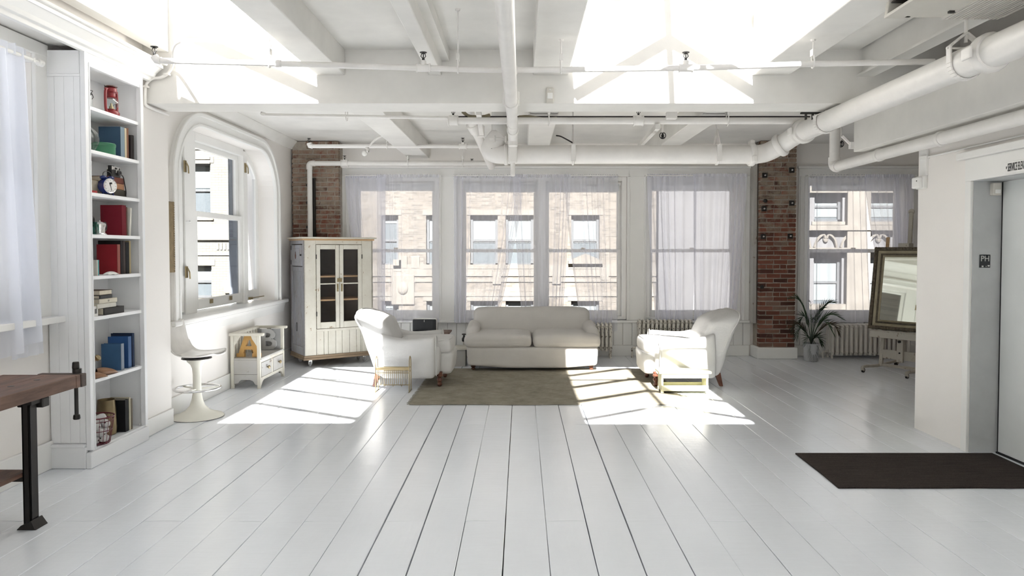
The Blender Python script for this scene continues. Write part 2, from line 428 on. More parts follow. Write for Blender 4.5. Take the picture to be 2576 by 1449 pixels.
# near left wall, with the curtained window (opening Y 2.6..4.99)
XN = -3.39
mb = MB().box(XN-.35, XN, -9, 2.6, 0, 3.4).box(XN-.35, XN, 4.99, 6.35, 0, 3.4).box(XN-.35, XN, 2.6, 4.99, 0, 1.1).box(XN-.35, XN, 2.6, 4.99, 2.93, 3.4)
struct(mb.build('wall_left', M['wall']), 'white near left wall behind the sheer curtain', 'wall')
# pier between bookcase and the round-cornered window, and the upper wall over the bookcase
XP = -3.15
struct(bx('wall_left', M['wall'], (-3.67, XP, 5.89, YB1, 0, ZB+.3)), 'white pier beside the bookcase carrying the big beam', 'pier')
struct(MB().box(-3.67, -3.10, -9, 5.66, 3.06, TOP).box(-3.67, -3.17, 5.66, YB0+.02, 3.06, TOP).build('wall_left', M['wall']), 'plain white upper wall above the crown moulding', 'wall')
struct(bx('ceiling_soffit', M['ceil'], (-3.40, -3.10, -9, 5.16, 3.03, 3.07)), 'soffit over the curtained window at left', 'soffit')
# crown moulding along the bookcase top
def moulding(name, prof, ya, yb, mat, parent=None): return MB().prism(prof, 'y', ya, yb).build(name, mat, parent, bevel=.003)
cr = moulding('trim_1', [(-3.12,2.975),(-3.085,2.975),(-3.075,3.0),(-3.05,3.005),(-3.035,3.03),(-2.985,3.075),(-2.975,3.075),(-2.975,3.105),(-3.12,3.105)], -9, 6.0, M['trim'])
struct(cr, 'stepped white crown moulding above the bookcase', 'moulding')
moulding('moulding_cap', [(-3.11,3.105),(-2.955,3.105),(-2.945,3.12),(-3.11,3.12)], -9, 6.02, M['trim'], cr)
# cross beam
mb = MB().box(-3.40, 6.8, YB0, YB1, ZB, TOP+.3)
struct(mb.build('ceiling_beam', M['ceil']), 'deep white beam crossing the whole ceiling', 'beam')
# right wall, lift recess
XR = 3.47; YJ = 5.51; XD = 3.69
mb = MB().box(XR, 6.8, YJ, 6.27, 0, 2.9).box(XR, XR+.2, -9, 3.6, 0, 2.9).box(XR, XD+.2, 3.6, YJ, 2.10, 2.9).box(XD+.0, XD+.3, -9, 3.62, 0, 2.9)
struct(mb.build('wall_right', M['wall']), 'white right wall beside the service elevator', 'wall')
struct(bx('wall_right', M['wall'], (6.62, 6.8, 6.2, YF+.3, 0, 3.3)), 'white right wall of the back room', 'wall')
# ceilings
struct(bx('ceiling', M['ceil'], (-3.75, 6.8, YB1-.01, YF+.34, 3.14, 3.32)), 'flat white ceiling of the back room', 'ceiling')
SKL = (-2.95, -1.715, 1.80, YB0); SKR = (.40, 1.94, 1.80, YB0)
mb = MB()
NY = -9.0                        # the loft goes on behind the viewer, with a skylight added to brighten the room
ROWS = [(-7.6, -5.6)]
for x0, x1 in ((SKL[1]+.03, SKR[0]-.03), (SKR[1]+.03, 2.83)): mb.box(x0, x1, -2.9, YB0+.01, CZ, 3.55)
mb.box(2.83, 3.9, NY, YB0+.01, 3.42, 3.55).box(2.6, 2.83, NY, -2.9, CZ, 3.55)
for x0, x1 in ((-3.12, SKL[1]+.03), (SKR[0]-.03, SKR[1]+.03)): mb.box(x0, x1, -2.95, SKL[2], CZ, 3.55)
mb.box(-3.12, 2.6, -5.5, -2.95, CZ, 3.55).box(-3.12, 2.6, NY, -7.7, CZ, 3.55)
struct(mb.build('ceiling', M['ceil']), 'white ceiling between the skylights', 'ceiling')
struct(MB().box(-3.6, -2.6, NY-.3, NY, 0, 3.6).box(2.6, 3.9, NY-.3, NY, 0, 3.6).box(-2.6, 2.6, NY-.3, NY, 0, .6).box(-2.6, 2.6, NY-.3, NY, 2.8, 3.6).build('wall_near', M['wall']), 'white wall behind the viewer', 'wall')  # the opening in this unseen wall is added to let more light in
struct(MB().box(XR+.2, 3.9, NY, YB0, 2.9, 3.5).build('wall_right', M['wall']), 'upper right wall above the duct box', 'wall')
# joists of the front ceiling
def joist(b, label, mat='ceil'): return struct(bx('ceiling_joist', M[mat], b, bevel=.008), label, 'joist')
joist((-1.715, -1.475, -.6, YB0+.01, 3.035, CZ+.01), 'broad white joist at the right edge of the left skylight')
j = joist((-.775, -.665, -.6, YB0+.01, 3.035, CZ+.01), 'narrow white joist in the middle of the ceiling')
bx('side_fillet', M['ceil'], (-.666, -.60, -.6, YB0+.01, 3.15, CZ+.01), j)
joist((.10, .395, -.6, YB0+.01, 3.035, CZ+.01), 'broad white joist left of the gabled skylight')
joist((1.935, 2.245, -.6, YB0+.01, 3.035, CZ+.01), 'broad white joist right of the gabled skylight')
j = joist((2.86, 2.875, -.6, YB0+.01, 3.035, 3.43), 'white steel beam with a flange above the big pipe')
bx('flange', M['ceil'], (2.81, 2.95, -.6, YB0+.01, 3.02, 3.04), j); bx('top_flange', M['ceil'], (2.80, 2.96, -.6, YB0, 3.4, 3.43), j)
joist((-1.665, -1.355, YB1-.01, YF, 2.92, 3.15), 'white joist of the back ceiling near the brick pier')
joist((.085, .37, YB1-.01, YF, 2.92, 3.15), 'white joist of the back ceiling above the sofa')
joist((1.80, 2.06, YB1-.01, YF, 2.92, 3.15), 'white joist of the back ceiling over the right armchair')
struct(MB().prism([(XL-.01,3.02),(XL+.02,3.02),(XL+.10,3.13),(XL+.10,3.15),(XL-.01,3.15)], 'y', YB1, YF).build('trim_2', M['ceil']), 'sloping white cove along the top of the left wall', 'cove')

# ---------------------------------------------------------------- skylights: lined wells, glass roofs on bars
def well(x0, x1, ya, yb, ztop, name, label):
    mb = MB().box(x0-.10, x0, ya-.1, yb+.004, CZ-.02, ztop[0]).box(x1, x1+.10, ya-.1, yb+.004, CZ-.02, ztop[1]).box(x0, x1, ya-.1, ya-.01, CZ+.01, min(ztop))
    return struct(mb.build(name, M['ceil']), label, 'skylight')
wr = well(*SKR, (3.72, 3.72), 'window_6', 'gabled skylight right of the ceiling pipe')
xm, zr, ze = (SKR[0]+SKR[1])/2+.02, 4.19, 3.73
mb = MB().bar((xm, SKR[2]-.1, zr), (xm, YB0, zr), .055, .10); mb.build('ridge_bar', M['trim'], wr)
for yy in (1.935, 2.69, 3.445, 4.2, 4.955, 5.71):
    for xe in (SKR[0], SKR[1]): MB().bar((xe, yy, ze), (xm, yy, zr), .05, .075).build('glazing_bar', M['trim'], wr)
for xe in (SKR[0], SKR[1]):
    MB().add([(xe, SKR[2]-.1, ze+.05), (xe, YB0, ze+.05), (xm, YB0, zr+.05), (xm, SKR[2]-.1, zr+.05)], [(0,1,2,3)]).build('glass_pane', M['skyglass'], wr)
wl_ = well(SKL[0], SKL[1], SKL[2], SKL[3], (4.3, 3.72), 'window_5', 'lean-to skylight above the bookcase')
for yy in (1.935, 2.69, 3.445, 4.2, 4.955, 5.71):
    MB().bar((SKL[0], yy, 4.29), (SKL[1], yy, 3.73), .05, .075).build('glazing_bar', M['trim'], wl_)
MB().add([(SKL[0], SKL[2]-.1, 4.34), (SKL[0], YB0, 4.34), (SKL[1], YB0, 3.78), (SKL[1], SKL[2]-.1, 3.78)], [(0,1,2,3)]).build('glass_pane', M['skyglass'], wl_)
bx('cross_bar', M['trim'], (SKL[0], SKL[1], SKL[2]-.12, SKL[2]-.08, 3.4, 3.8), wl_)

for k, ((ya_, yb_), lab) in enumerate(zip(ROWS, ('unseen wide skylight added at the far back of the loft for light',))):  # glazing added behind the viewer as extra light for the front room
    x0, x1 = -2.95, 2.55
    w_ = struct(MB().box(x0-.17, x0, ya_-.1, yb_+.15, CZ+.02, 3.72).box(x1, x1+.06, ya_-.1, yb_+.15, CZ+.02, 3.72).box(x0, x1, ya_-.1, ya_, CZ-.01, 3.72).box(x0, x1, yb_, yb_+.15, CZ-.01, 3.72).build('window_%d' % (9+k), M['ceil']), lab, 'skylight')
    for i in range(7): MB().bar((x0+.786*i, ya_, 3.70), (x0+.786*i, yb_, 3.70), .05, .07).build('glazing_bar', M['trim'], w_)
    MB().add([(x0, ya_, 3.74), (x1, ya_, 3.74), (x1, yb_, 3.74), (x0, yb_, 3.74)], [(0,1,2,3)]).build('glass_pane', M['skyglass'], w_)

# ---------------------------------------------------------------- far windows
def sash_window(idx, x0, x1, label, double=False):
    w = tag(thing('window_%d' % idx, label, 'window', ((x0+x1)/2, YF, WZ0)), kind='structure')
    cx = (x0+x1)/2; L = lambda a, b_, c, d, e, f: (a-cx, b_-cx, c, d, e-WZ0, f-WZ0)
    MB().box(*L(x0+.001, x0+.07, .04, .30, WZ0+.001, WZ1-.001)).box(*L(x1-.07, x1-.001, .04, .30, WZ0+.001, WZ1-.001)).box(*L(x0+.002, x1-.002, .044, .297, WZ1-.06, WZ1-.002)).box(*L(x0+.002, x1-.002, .036, .297, WZ0+.002, WZ0+.05)).build('frame', M['trim'], w, bevel=.006)
    cols = [(x0+.07, cx-.06), (cx+.06, x1-.07)] if double else [(x0+.07, x1-.07)]
    if double: MB().box(*L(cx-.06, cx+.06, .05, .28, WZ0, WZ1)).build('mullion', M['trim'], w, bevel=.006)
    zm = 1.56
    for a, b_ in cols:
        for z0, z1, yo, bot in ((zm-.025, WZ1-.06, .20, .05), (WZ0+.05, zm+.025, .15, .085)):
            fr = MB().box(*L(a, a+.055, yo, yo+.045, z0, z1)).box(*L(b_-.055, b_, yo, yo+.045, z0, z1)).box(*L(a+.055, b_-.055, yo, yo+.045, z1-.05, z1)).box(*L(a+.055, b_-.055, yo, yo+.045, z0, z0+bot)).build('sash', M['trim'], w, bevel=.004)
            MB().box(*L(a+.05, b_-.05, yo+.018, yo+.022, z0+.03, z1-.03)).build('pane', M['glass'], fr)
        MB().box(*L((a+b_)/2-.03, (a+b_)/2+.03, .12, .15, zm+.025, zm+.045)).build('sash_lock', M['brass'], w)
    return w
sash_window(1, *OPN[0], 'tall sash window behind the glass-door cabinet')
sash_window(2, *OPN[1], 'wide paired sash window behind the sofa', True)
sash_window(3, *OPN[2], 'tall sash window left of the bare brick pier')
sash_window(4, *OPN[3], 'tall sash window behind the potted palm')
def casing(idx, x0, x1, label, legs):
    c = tag(thing('trim_%d' % idx, label, 'window casing', ((x0+x1)/2, YF, WZ1)), kind='structure'); cx = (x0+x1)/2
    bx('head_board', M['trim'], (x0-cx, x1-cx, -.035, .0, .0, .115), c, .006); bx('head_cap', M['trim'], (x0-.02-cx, x1+.02-cx, -.06, .0, .115, .15), c, .008)
    for a, b_ in legs:
        bx('upright_board', M['trim'], (a-cx, b_-cx, -.03, .0, WZ0-WZ1, .0), c, .005)
        bx('bead', M['trim'], (a+.02-cx, a+.04-cx, -.042, -.03, WZ0-WZ1, 0), c, .004); bx('bead', M['trim'], (b_-.04-cx, b_-.02-cx, -.042, -.03, WZ0-WZ1, 0), c, .004)
    bx('sill', M['trim'], (x0-.03-cx, x1+.03-cx, -.075, .05, WZ0-WZ1-.035, WZ0-WZ1), c, .008)
    return c
casing(3, -2.67, 3.42, 'long white casing framing three far windows', [(-2.67,-2.545), (-1.215,-.955), (1.565,1.845), (3.27,3.42)])
casing(4, 4.09, 5.88, 'white casing of the window behind the potted palm', [(4.09,4.215), (5.745,5.88)])
# wainscot boards and baseboard under the far windows
wb = tag(thing('trim_5', 'white beadboard wainscot under the far windows', 'wainscot', (0, YF, .16)), kind='structure')
x = -2.60
while x < 3.38:
    bx('wainscot_board', M['trim'], (x, min(x+.132, 3.4), -.02, 0, .0, .33), wb, .005); x += .137
wb = tag(thing('trim_6', 'white beadboard wainscot behind the palm and radiator', 'wainscot', (0, YF, .16)), kind='structure')
x = 4.0
while x < 6.55:
    bx('wainscot_board', M['trim'], (x, x+.132, -.02, 0, .0, .33), wb, .005); x += .137
def baseboard(side, b, label):
    o = bx('baseboard_'+side, M['trim'], b, None, .006); return struct(o, label, 'baseboard')
baseboard('far', (-2.6, 3.38, YF-.035, YF, 0, .16), 'white baseboard under the far windows')
baseboard('far', (4.0, 6.62, YF-.035, YF, 0, .16), 'white baseboard behind the potted palm')
baseboard('left', (XL, XL+.025, YB1, YF, 0, .17), 'white baseboard below the round-cornered window')
baseboard('left', (XN, XN+.025, 2, 5.12, 0, .20), 'white baseboard behind the workbench')
baseboard('left', (XP, XP+.02, 5.85, YB1, 0, .145), 'white baseboard at the foot of the pier')

# ---------------------------------------------------------------- round-cornered window in the left wall
aw = tag(thing('window_7', 'round-cornered window open to the left of the cabinet', 'window', (XL, 8.26, AZ0)), kind='structure')
def ring(outer, inner, x0, x1):
    n = len(outer); vs = [(x, *p) for x in (x0, x1) for L in (outer, inner) for p in L]; fs = []
    for i in range(n-1):
        j = i+1
        fs += [(i, j, n+j, n+i), (2*n+j, 2*n+i, 3*n+i, 3*n+j), (i, 2*n+i, 2*n+j, j), (n+i, n+j, 3*n+j, 3*n+i)]
    fs += [(0, n, 3*n, 2*n), (n-1, 3*n-1, 4*n-1, 2*n-1)]
    return MB().add(vs, fs)
def arch_path(g, r=AR):            # open path from bottom right round the top to bottom left, grown by g
    p = rrect(AY0-g-8.26, AY1+g-8.26, 0, AZ1+g-AZ0, r+g, 14); return p[1:]+[p[0]]
def half_round(g0, g1, x0, x1, name): return ring(arch_path(g1), arch_path(g0), x0, x1).build(name, M['trim'], aw, smooth=True, bevel=.006)
half_round(0, .135, -.005, .035, 'casing'); half_round(.10, .14, .03, .055, 'outer_bead'); half_round(.0, .03, .03, .045, 'inner_bead')
XF = -.20                       # frame plane, local x
def in_arch(y0, y1):            # outline of the opening between local y0 and y1, bottom at 0
    def top(y):
        y += 8.26; z = AZ1
        if y < AY0+AR: z = AZ1-AR+math.sqrt(max(0, AR*AR-(AY0+AR-y)**2))
        if y > AY1-AR: z = AZ1-AR+math.sqrt(max(0, AR*AR-(y-AY1+AR)**2))
        return z-AZ0
    n = 14; return [(y0+(y1-y0)*i/n, top(min(max(y0+(y1-y0)*i/n, AY0-8.26+1e-4), AY1-8.26-1e-4))) for i in range(n+1)]
def arch_sash(y0, y1, w, wb_, x, name='side_sash'):
    o_ = in_arch(y0, y1); out = [(y0, .03)]+o_+[(y1, .03)]
    inn = [(y0+w, .03+wb_)]
    for y, z in o_:
        yy = y0+w+(y-y0)/(y1-y0)*(y1-y0-2*w); inn.append((yy, max(.1, dict_top(yy)-w*1.15)))
    inn.append((y1-w, .03+wb_))
    ring(out+[out[0]], inn+[inn[0]], x-.05, x).build(name, M['trim'], aw, bevel=.004)
    pane = MB().prism(inn, 'x', x-.027, x-.023).build('side_pane', M['glass'], aw)
def dict_top(y): return in_arch(y, y+1e-3)[0][1]
ya = lambda Y: Y-8.26
arch_sash(ya(6.92), ya(7.46), .085, .20, XF); arch_sash(ya(9.15), ya(9.60), .085, .13, XF)
MB().box(XF-.09, XF+.02, ya(7.47), ya(7.72), 0, dict_top(ya(7.6))).build('mullion_board', M['trim'], aw, bevel=.004)
MB().box(XF-.09, XF+.02, ya(9.05), ya(9.15), 0, dict_top(ya(9.1))-.02).build('mullion_board', M['trim'], aw, bevel=.004)
MB().box(XF-.09, XF+.02, ya(7.72), ya(9.05), 1.86, 1.95).build('head_rail', M['trim'], aw, bevel=.004)
zt, zmid = 1.86, 1.075
for z0, z1, xo, bot in ((zmid-.03, zt, -.045, .06), (.03, zmid+.03, -.005, .11)):
    y0, y1 = ya(7.73), ya(9.04)
    s_ = MB().box(XF+xo-.04, XF+xo, y0, y0+.075, z0, z1).box(XF+xo-.04, XF+xo, y1-.075, y1, z0, z1).box(XF+xo-.04, XF+xo, y0+.075, y1-.075, z1-.06, z1).box(XF+xo-.04, XF+xo, y0+.075, y1-.075, z0, z0+bot).build('sash', M['trim'], aw, bevel=.004)
    MB().box(XF+xo-.022, XF+xo-.018, y0+.07, y1-.07, z0+.04, z1-.05).build('pane', M['glass'], s_)
    if bot > .1:
        for yy in (ya(8.12), ya(8.66)): bx('sash_lift', M['brass'], (XF+xo, XF+xo+.012, yy-.035, yy+.035, .075, .125), s_, .003)
for yy, zz in ((7.465, 1.55), (7.465, .45), (9.10, 1.72)):
    l_ = MB().box(XF+.02, XF+.035, ya(yy)-.02, ya(yy)+.02, zz-.06, zz+.06).tube([(XF+.04, ya(yy), zz+.04), (XF+.055, ya(yy)+.01, zz), (XF+.05, ya(yy)+.03, zz-.07)], .008, 6).build('latch', M['brass'], aw)
MB().tube([(XF+.04, ya(7.44), .98), (XF+.05, ya(7.50), .98)], .006, 6).ball((XF+.05, ya(7.50), .98), .012, n=6).build('hook', M['chrome'], aw)
MB().cyl((XF+.03, ya(9.25), .06), (XF+.10, ya(9.50), .07), .006, n=6).box(XF+.0, XF+.03, ya(9.22), ya(9.30), .04, .07).build('stay_bar', M['brass'], aw)
MB().box(-.30, .075, ya(6.70), ya(9.98), -.045, .004).build('sill', M['trim'], aw, bevel=.012)
MB().prism([(-.005,-.05),(.05,-.05),(.035,-.09),(.02,-.17),(-.005,-.17)], 'y', ya(6.74), ya(9.92)).build('apron', M['trim'], aw, bevel=.005)
MB().box(-.37, -.33, ya(6.8), ya(9.7), -.02, .0).build('outer_ledge', M['trim'], aw)
M['slate'] = paint('slate_blue_paint', (.17,.19,.22), .5, .25, 4, .1)
MB().box(-.335, -.228, ya(8.955), ya(9.03), .03, 1.08).box(-.335, -.285, ya(8.955), ya(9.03), 1.08, 1.82).build('outer_jamb', M['slate'], aw)
MB().box(-.33, -.27, ya(7.42), ya(7.47), .1, 1.5).build('outer_jamb', M['slate'], aw)
# window in the near left wall
nw = tag(thing('window_8', 'tall window mostly hidden by the sheer curtain at left', 'window', (XN, 3.8, 1.1)), kind='structure')
for nm, b_ in (('upright_board', (0,.03,1.19,1.32,-.05,1.9)), ('upright_board', (0,.03,-1.32,-1.19,-.05,1.9)), ('head_board', (0,.035,-1.32,1.32,1.83,1.92)), ('sill', (-.2,.13,-1.36,1.36,-.045,0)),
               ('frame', (-.30,-.22,-1.2,1.2,.80,.86)), ('frame', (-.30,-.22,1.12,1.2,0,1.83)), ('frame', (-.30,-.22,-.04,.04,0,1.83)), ('frame', (-.30,-.22,-1.2,-1.12,0,1.83))):
    bx(nm, M['trim'], b_, nw, .005)
bx('pane', M['glass'], (-.262,-.258,-1.19,1.19,.0,1.83), nw)
# ---------------------------------------------------------------- bare brick piers, brick by brick
def brick_material():
    m, nt, b = nodemat('old_brick'); g = nt.nodes.new('ShaderNodeNewGeometry'); oi = nt.nodes.new('ShaderNodeObjectInfo')
    r = ramp(nt, [(0, (.075,.034,.026)), (.3, (.145,.055,.037)), (.55, (.20,.078,.052)), (.8, (.24,.115,.082)), (1, (.19,.13,.10))])
    nt.links.new(oi.outputs['Random'], r.inputs['Fac'])
    sp = nt.nodes.new('ShaderNodeSeparateXYZ'); nt.links.new(g.outputs['Position'], sp.inputs[0])
    up = nt.nodes.new('ShaderNodeMapRange'); up.inputs['From Min'].default_value = 1.2; up.inputs['From Max'].default_value = 2.4
    up.inputs['To Min'].default_value = -.12; up.inputs['To Max'].default_value = .10
    nt.links.new(sp.outputs['Z'], up.inputs['Value'])
    n = noise(nt, g.outputs['Position'], 9, 8, .72)
    a = nt.nodes.new('ShaderNodeMath'); a.operation = 'ADD'; nt.links.new(n, a.inputs[0]); nt.links.new(up.outputs[0], a.inputs[1])
    f = ramp(nt, [(.48, (0,0,0)), (.64, (.8,.8,.8))]); nt.links.new(a.outputs[0], f.inputs['Fac'])
    nt.links.new(mixc(nt, f.outputs['Color'], r.outputs['Color'], (.32,.27,.21)), b.inputs['Base Color'])
    b.inputs['Roughness'].default_value = .9; b.inputs['Specular IOR Level'].default_value = .2
    bump(nt, b, noise(nt, g.outputs['Position'], 70, 5), .5, .006); return m
M['brick'] = brick_material()
M['mortar'] = paint('rough_mortar', (.40,.355,.30), .95, .25, 12, .8, 55)
def brick_meshes():
    out = []
    for v in range(6):
        q = random.Random(v+90); mb = MB(); j = lambda a: a+q.uniform(-.004, .004)
        L, D, H = .5, .5, .5
        p = []
        for z in (-H, H):
            for x, y in ((-L,-D),(L,-D),(L,D),(-L,D)): p.append((x+q.uniform(-.03,.03), y+q.uniform(-.06,.06), z+q.uniform(-.07,.07)))
        mb.hexa(p); out.append(mb.mesh('brick', M['brick']))
    return out
BM = brick_meshes()
def place_brick(parent, x0, x1, y0, y1, z0, z1):
    q = rnd; o = bpy.data.objects.new('brick', q.choice(BM)); COL.objects.link(o); o.parent = parent
    o.location = ((x0+x1)/2, (y0+y1)/2+q.uniform(-.004,.004), (z0+z1)/2); o.scale = (x1-x0, y1-y0, z1-z0)
    return o
def pier(name, label, x0, x1, yf, z0, z1, zcore0, side=None, skip=()):
    r = tag(thing(name, label, 'brick pier', ((x0+x1)/2, yf, 0)), kind='structure'); cx = (x0+x1)/2
    bx('core', M['mortar'], (x0-cx+.012, x1-cx-.012, .010, YF-yf, zcore0, z1), r)
    c = .0665; row = 0; z = z0
    while z < z1-.03:
        x = x0-cx; first = (.10 if row % 2 else .205) if row % 6 != 5 else .10
        while x < x1-cx-.02:
            w = min((first if x == x0-cx else (.205 if row % 6 != 5 else .098)), x1-cx-x)
            if x1-cx-(x+w) < .05: w = x1-cx-x
            if w > .03 and not any(a < x+cx+w/2 < b_ and z > zz for a, b_, zz in skip): place_brick(r, x+.007, x+w-.007, 0, .09, z+.0075, min(z+c-.0075, z1))
            x += w
        z += c; row += 1
    return r
pr = pier('wall_pier', 'bare brick pier between the palm and the far windows', 3.43, 3.955, 10.30, .165, 3.13, .0)
pl = pier('wall_pier', 'bare brick pier in the corner above the cabinet', -3.30, -2.62, 10.33, 1.15, 3.13, .0, skip=((-3.4, -3.12, 2.97),))
tag(bx('pier_base', M['trim'], (3.40, 3.985, 10.26, YF, 0, .165), None, .012), 'white boxed base under the brick pier', 'plinth', kind='structure')
# peeling wooden strip on the left edge of the right pier, steel strip on the left pier
tag(MB().box(3.37, 3.425, 10.40, YF, .5, 3.1).build('wood_strip', M['worngrey'], None, bevel=.004), 'peeling wood strip along the left edge of the right pier', 'wood strip', kind='structure')
st = tag(bx('steel_strip', M['steel'], (-3.03, -2.955, 10.285, 10.326, 1.1, 2.60)), 'dark steel strip behind the white riser on the brick', 'steel strip')
for z in (1.62, 1.9, 2.25, 2.5): MB().lathe([(0,0),(.022,0),(.022,.012),(.012,.02),(0,.02)], (-3.065, 10.30, z), 8, Matrix.Rotation(math.pi/2, 3, 'X')).build('bolt', M['dark'], st)
tag(st, None, None)
places = ['left column, topmost', 'right column, topmost', 'left column, second down', 'right column, second down', 'left column, lowest', 'right column, lowest']
for (px, py), w in zip([(1924,441), (1992,428), (1922,525), (1992,511), (1920,595), (1988,594)], places):
    p = P(px, py, 10.28)
    a = thing('anchor_plate', 'black square anchor plate on the brick pier, %s' % w, 'anchor plate', p, group='anchor plates on the brick pier')
    bx('plate', M['steel'], (-.036,.036,-.008,.012,-.036,.036), a, .003)
    MB().lathe([(0,0),(.012,0),(.012,.02),(.006,.026),(0,.026)], (0,-.006,0), 8, Matrix.Rotation(math.pi/2, 3, 'X')).build('bolt', M['silver'], a)
for (px, py), w in zip([(1925,505), (1917,722)], ['beside the square plates', 'below all the square plates']):
    tag(MB().lathe([(0,0),(.03,0),(.026,.016),(0,.022)], P(px, py, 10.285), 10, Matrix.Rotation(math.pi/2, 3, 'X')).build('iron_stub', M['dark']), 'round rusty iron stub in the brick pier, %s' % w, 'iron stub')

# ---------------------------------------------------------------- street outside
def facade_material(name, c1, c2, mort, bw=.21, bh=.075):
    m, nt, b = nodemat(name); g = nt.nodes.new('ShaderNodeNewGeometry'); mp = nt.nodes.new('ShaderNodeMapping')
    mp.inputs['Rotation'].default_value = (math.pi/2, 0, 0); nt.links.new(g.outputs['Position'], mp.inputs['Vector'])
    br = nt.nodes.new('ShaderNodeTexBrick'); br.inputs['Scale'].default_value = 1; br.inputs['Brick Width'].default_value = bw; br.inputs['Row Height'].default_value = bh
    br.inputs['Mortar Size'].default_value = .007; br.inputs['Color1'].default_value = (*c1, 1); br.inputs['Color2'].default_value = (*c2, 1); br.inputs['Mortar'].default_value = (*mort, 1)
    nt.links.new(mp.outputs[0], br.inputs['Vector'])
    r = ramp(nt, [(.3, (.78,.76,.74)), (.7, (1,1,1))]); nt.links.new(noise(nt, g.outputs['Position'], .9, 6, .7), r.inputs['Fac'])
    mx = nt.nodes.new('ShaderNodeMix'); mx.data_type = 'RGBA'; mx.blend_type = 'MULTIPLY'; mx.inputs[0].default_value = 1
    nt.links.new(br.outputs['Color'], mx.inputs[6]); nt.links.new(r.outputs['Color'], mx.inputs[7])
    nt.links.new(mx.outputs[2], b.inputs['Base Color']); b.inputs['Roughness'].default_value = .85
    bump(nt, b, br.outputs['Fac'], -.3, .02); return m
M['beige'] = facade_material('beige_brick', (.105,.094,.08), (.175,.152,.128), (.17,.155,.135))
M['creambrick'] = facade_material('cream_brick', (.185,.18,.155), (.205,.198,.168), (.12,.117,.10), .22, .085)
M['stone'] = paint('limestone', (.165,.15,.13), .8, .2, 1.5, .3, 14)
M['greystone'] = paint('pale_stone', (.135,.133,.136), .8, .12, 1.2, .3, 10)
M['shade'] = plain('white_window_shade', (.175,.195,.20), .7)
M['darkpane'] = plain('grey_window_pane', (.10,.115,.125), .1)
M['frameg'] = plain('grey_window_frame', (.10,.105,.11), .5)
def far_window(parent, x0, x1, y, z0, z1, shade=.5, frame='frameg'):
    """window of a far building: recessed frame, sash bar, pane and a drawn shade"""
    f = MB().box(x0, x0+.09, y-.02, y+.12, z0, z1).box(x1-.09, x1, y-.02, y+.12, z0, z1).box(x0, x1, y-.02, y+.12, z1-.09, z1).box(x0, x1, y-.02, y+.12, z0, z0+.08).box(x0+.09, x1-.09, y+.0, y+.1, (z0+z1)/2-.04, (z0+z1)/2+.04).build('window', M[frame], parent)
    bx('pane', M['darkpane'], (x0+.09, x1-.09, y+.06, y+.08, z0+.08, z1-.09), f)
    if shade: bx('shade', M['shade'], (x0+.1, x1-.1, y+.04, y+.055, z1-.09-shade*(z1-z0-.17), z1-.09), f)
    bx('stone_sill', M['stone'], (x0-.1, x1+.1, y-.26, y+.1, z0-.12, z0), f); bx('lintel', M['stone'], (x0-.12, x1+.12, y-.22, y+.1, z1, z1+.2), f)
    return f
def building(name, label, x0, x1, y, wins, mat, z0=-16, z1=15, cols=None):
    b = thing(name, label, 'building', ((x0+x1)/2, y, z0)); cx, oz = (x0+x1)/2, z0
    xs = sorted({x0, x1, *[v for w in wins for v in (w[0], w[1])]})
    mb = MB()
    for a, c in zip(xs[:-1], xs[1:]):
        zs = sorted([(w[2], w[3]) for w in wins if w[0] <= a+1e-6 and w[1] >= c-1e-6]); z = z0
        for wz0, wz1 in zs: mb.box(a-cx, c-cx, 0, .5, z-oz, wz0-oz); z = wz1
        mb.box(a-cx, c-cx, 0, .5, z-oz, z1-oz)
    mb.box(x0-cx, x1-cx, .5, .9, 0, z1-oz)
    mb.build('wall', M[mat], b)
    for w in wins: far_window(b, w[0]-cx, w[1]-cx, .2, w[2]-oz, w[3]-oz, *(w[4:] if len(w) > 4 else ()))
    return b, cx, oz
yB = 26.0
def px2(px, py, Y): p = P(px, py, Y); return p.x, p.z
wins = []
for pa, pb in ((960,1002), (1183,1252), (1272,1342), (1437,1508), (1072,1112)):
    for (qa, qb), sh in (((541,668), .55), ((757,880), .6), ((325,450), .3)):
        wins.append((px2(pa, 600, yB)[0], px2(pb, 600, yB)[0], px2(1300, qb, yB)[1], px2(1300, qa, yB)[1], sh if pa != 960 else .12))
bb, cx, oz = building('apartment_building', 'beige brick building across the street seen through the far curtains', -9.2, 4.9, yB, wins, 'beige')
for py, h in ((462,.35), (680,.42), (705,.12), (740,.15)):
    z = px2(1300, py, yB)[1]; bx('stone_band', M['stone'], (-9.2-cx, 4.9-cx, -.045, .02, z-h/2-oz, z+h/2-oz), bb)
for px in (1472,):
    x, z = px2(px, 655, yB)
    MB().prism([(x-.62-cx, z-.12-oz), (x+.62-cx, z-.12-oz), (x+.62-cx, z-.02-oz), (x-cx, z+.25-oz), (x-.62-cx, z-.02-oz)], 'y', -.22, .05).build('pediment', M['stone'], bb)
for px, py in ((1014,660), (1045,660), (1000,668), (1120,700), (1520,690), (1400,700), (1250,700)):
    x, z = px2(px, py, yB); MB().box(x-.16-cx, x+.16-cx, -.06, .02, z-.22-oz, z+.22-oz).build('stone_block', M['stone'], bb, bevel=.02)
x, z = px2(1014, 725, yB)
MB().box(x-.42-cx, x+.42-cx, -.07, .02, z-.6-oz, z+.5-oz).ball((x-cx, -.06, z+.0-oz), .2, 1, .5, 1.2).build('stone_cartouche', M['stone'], bb, bevel=.03)
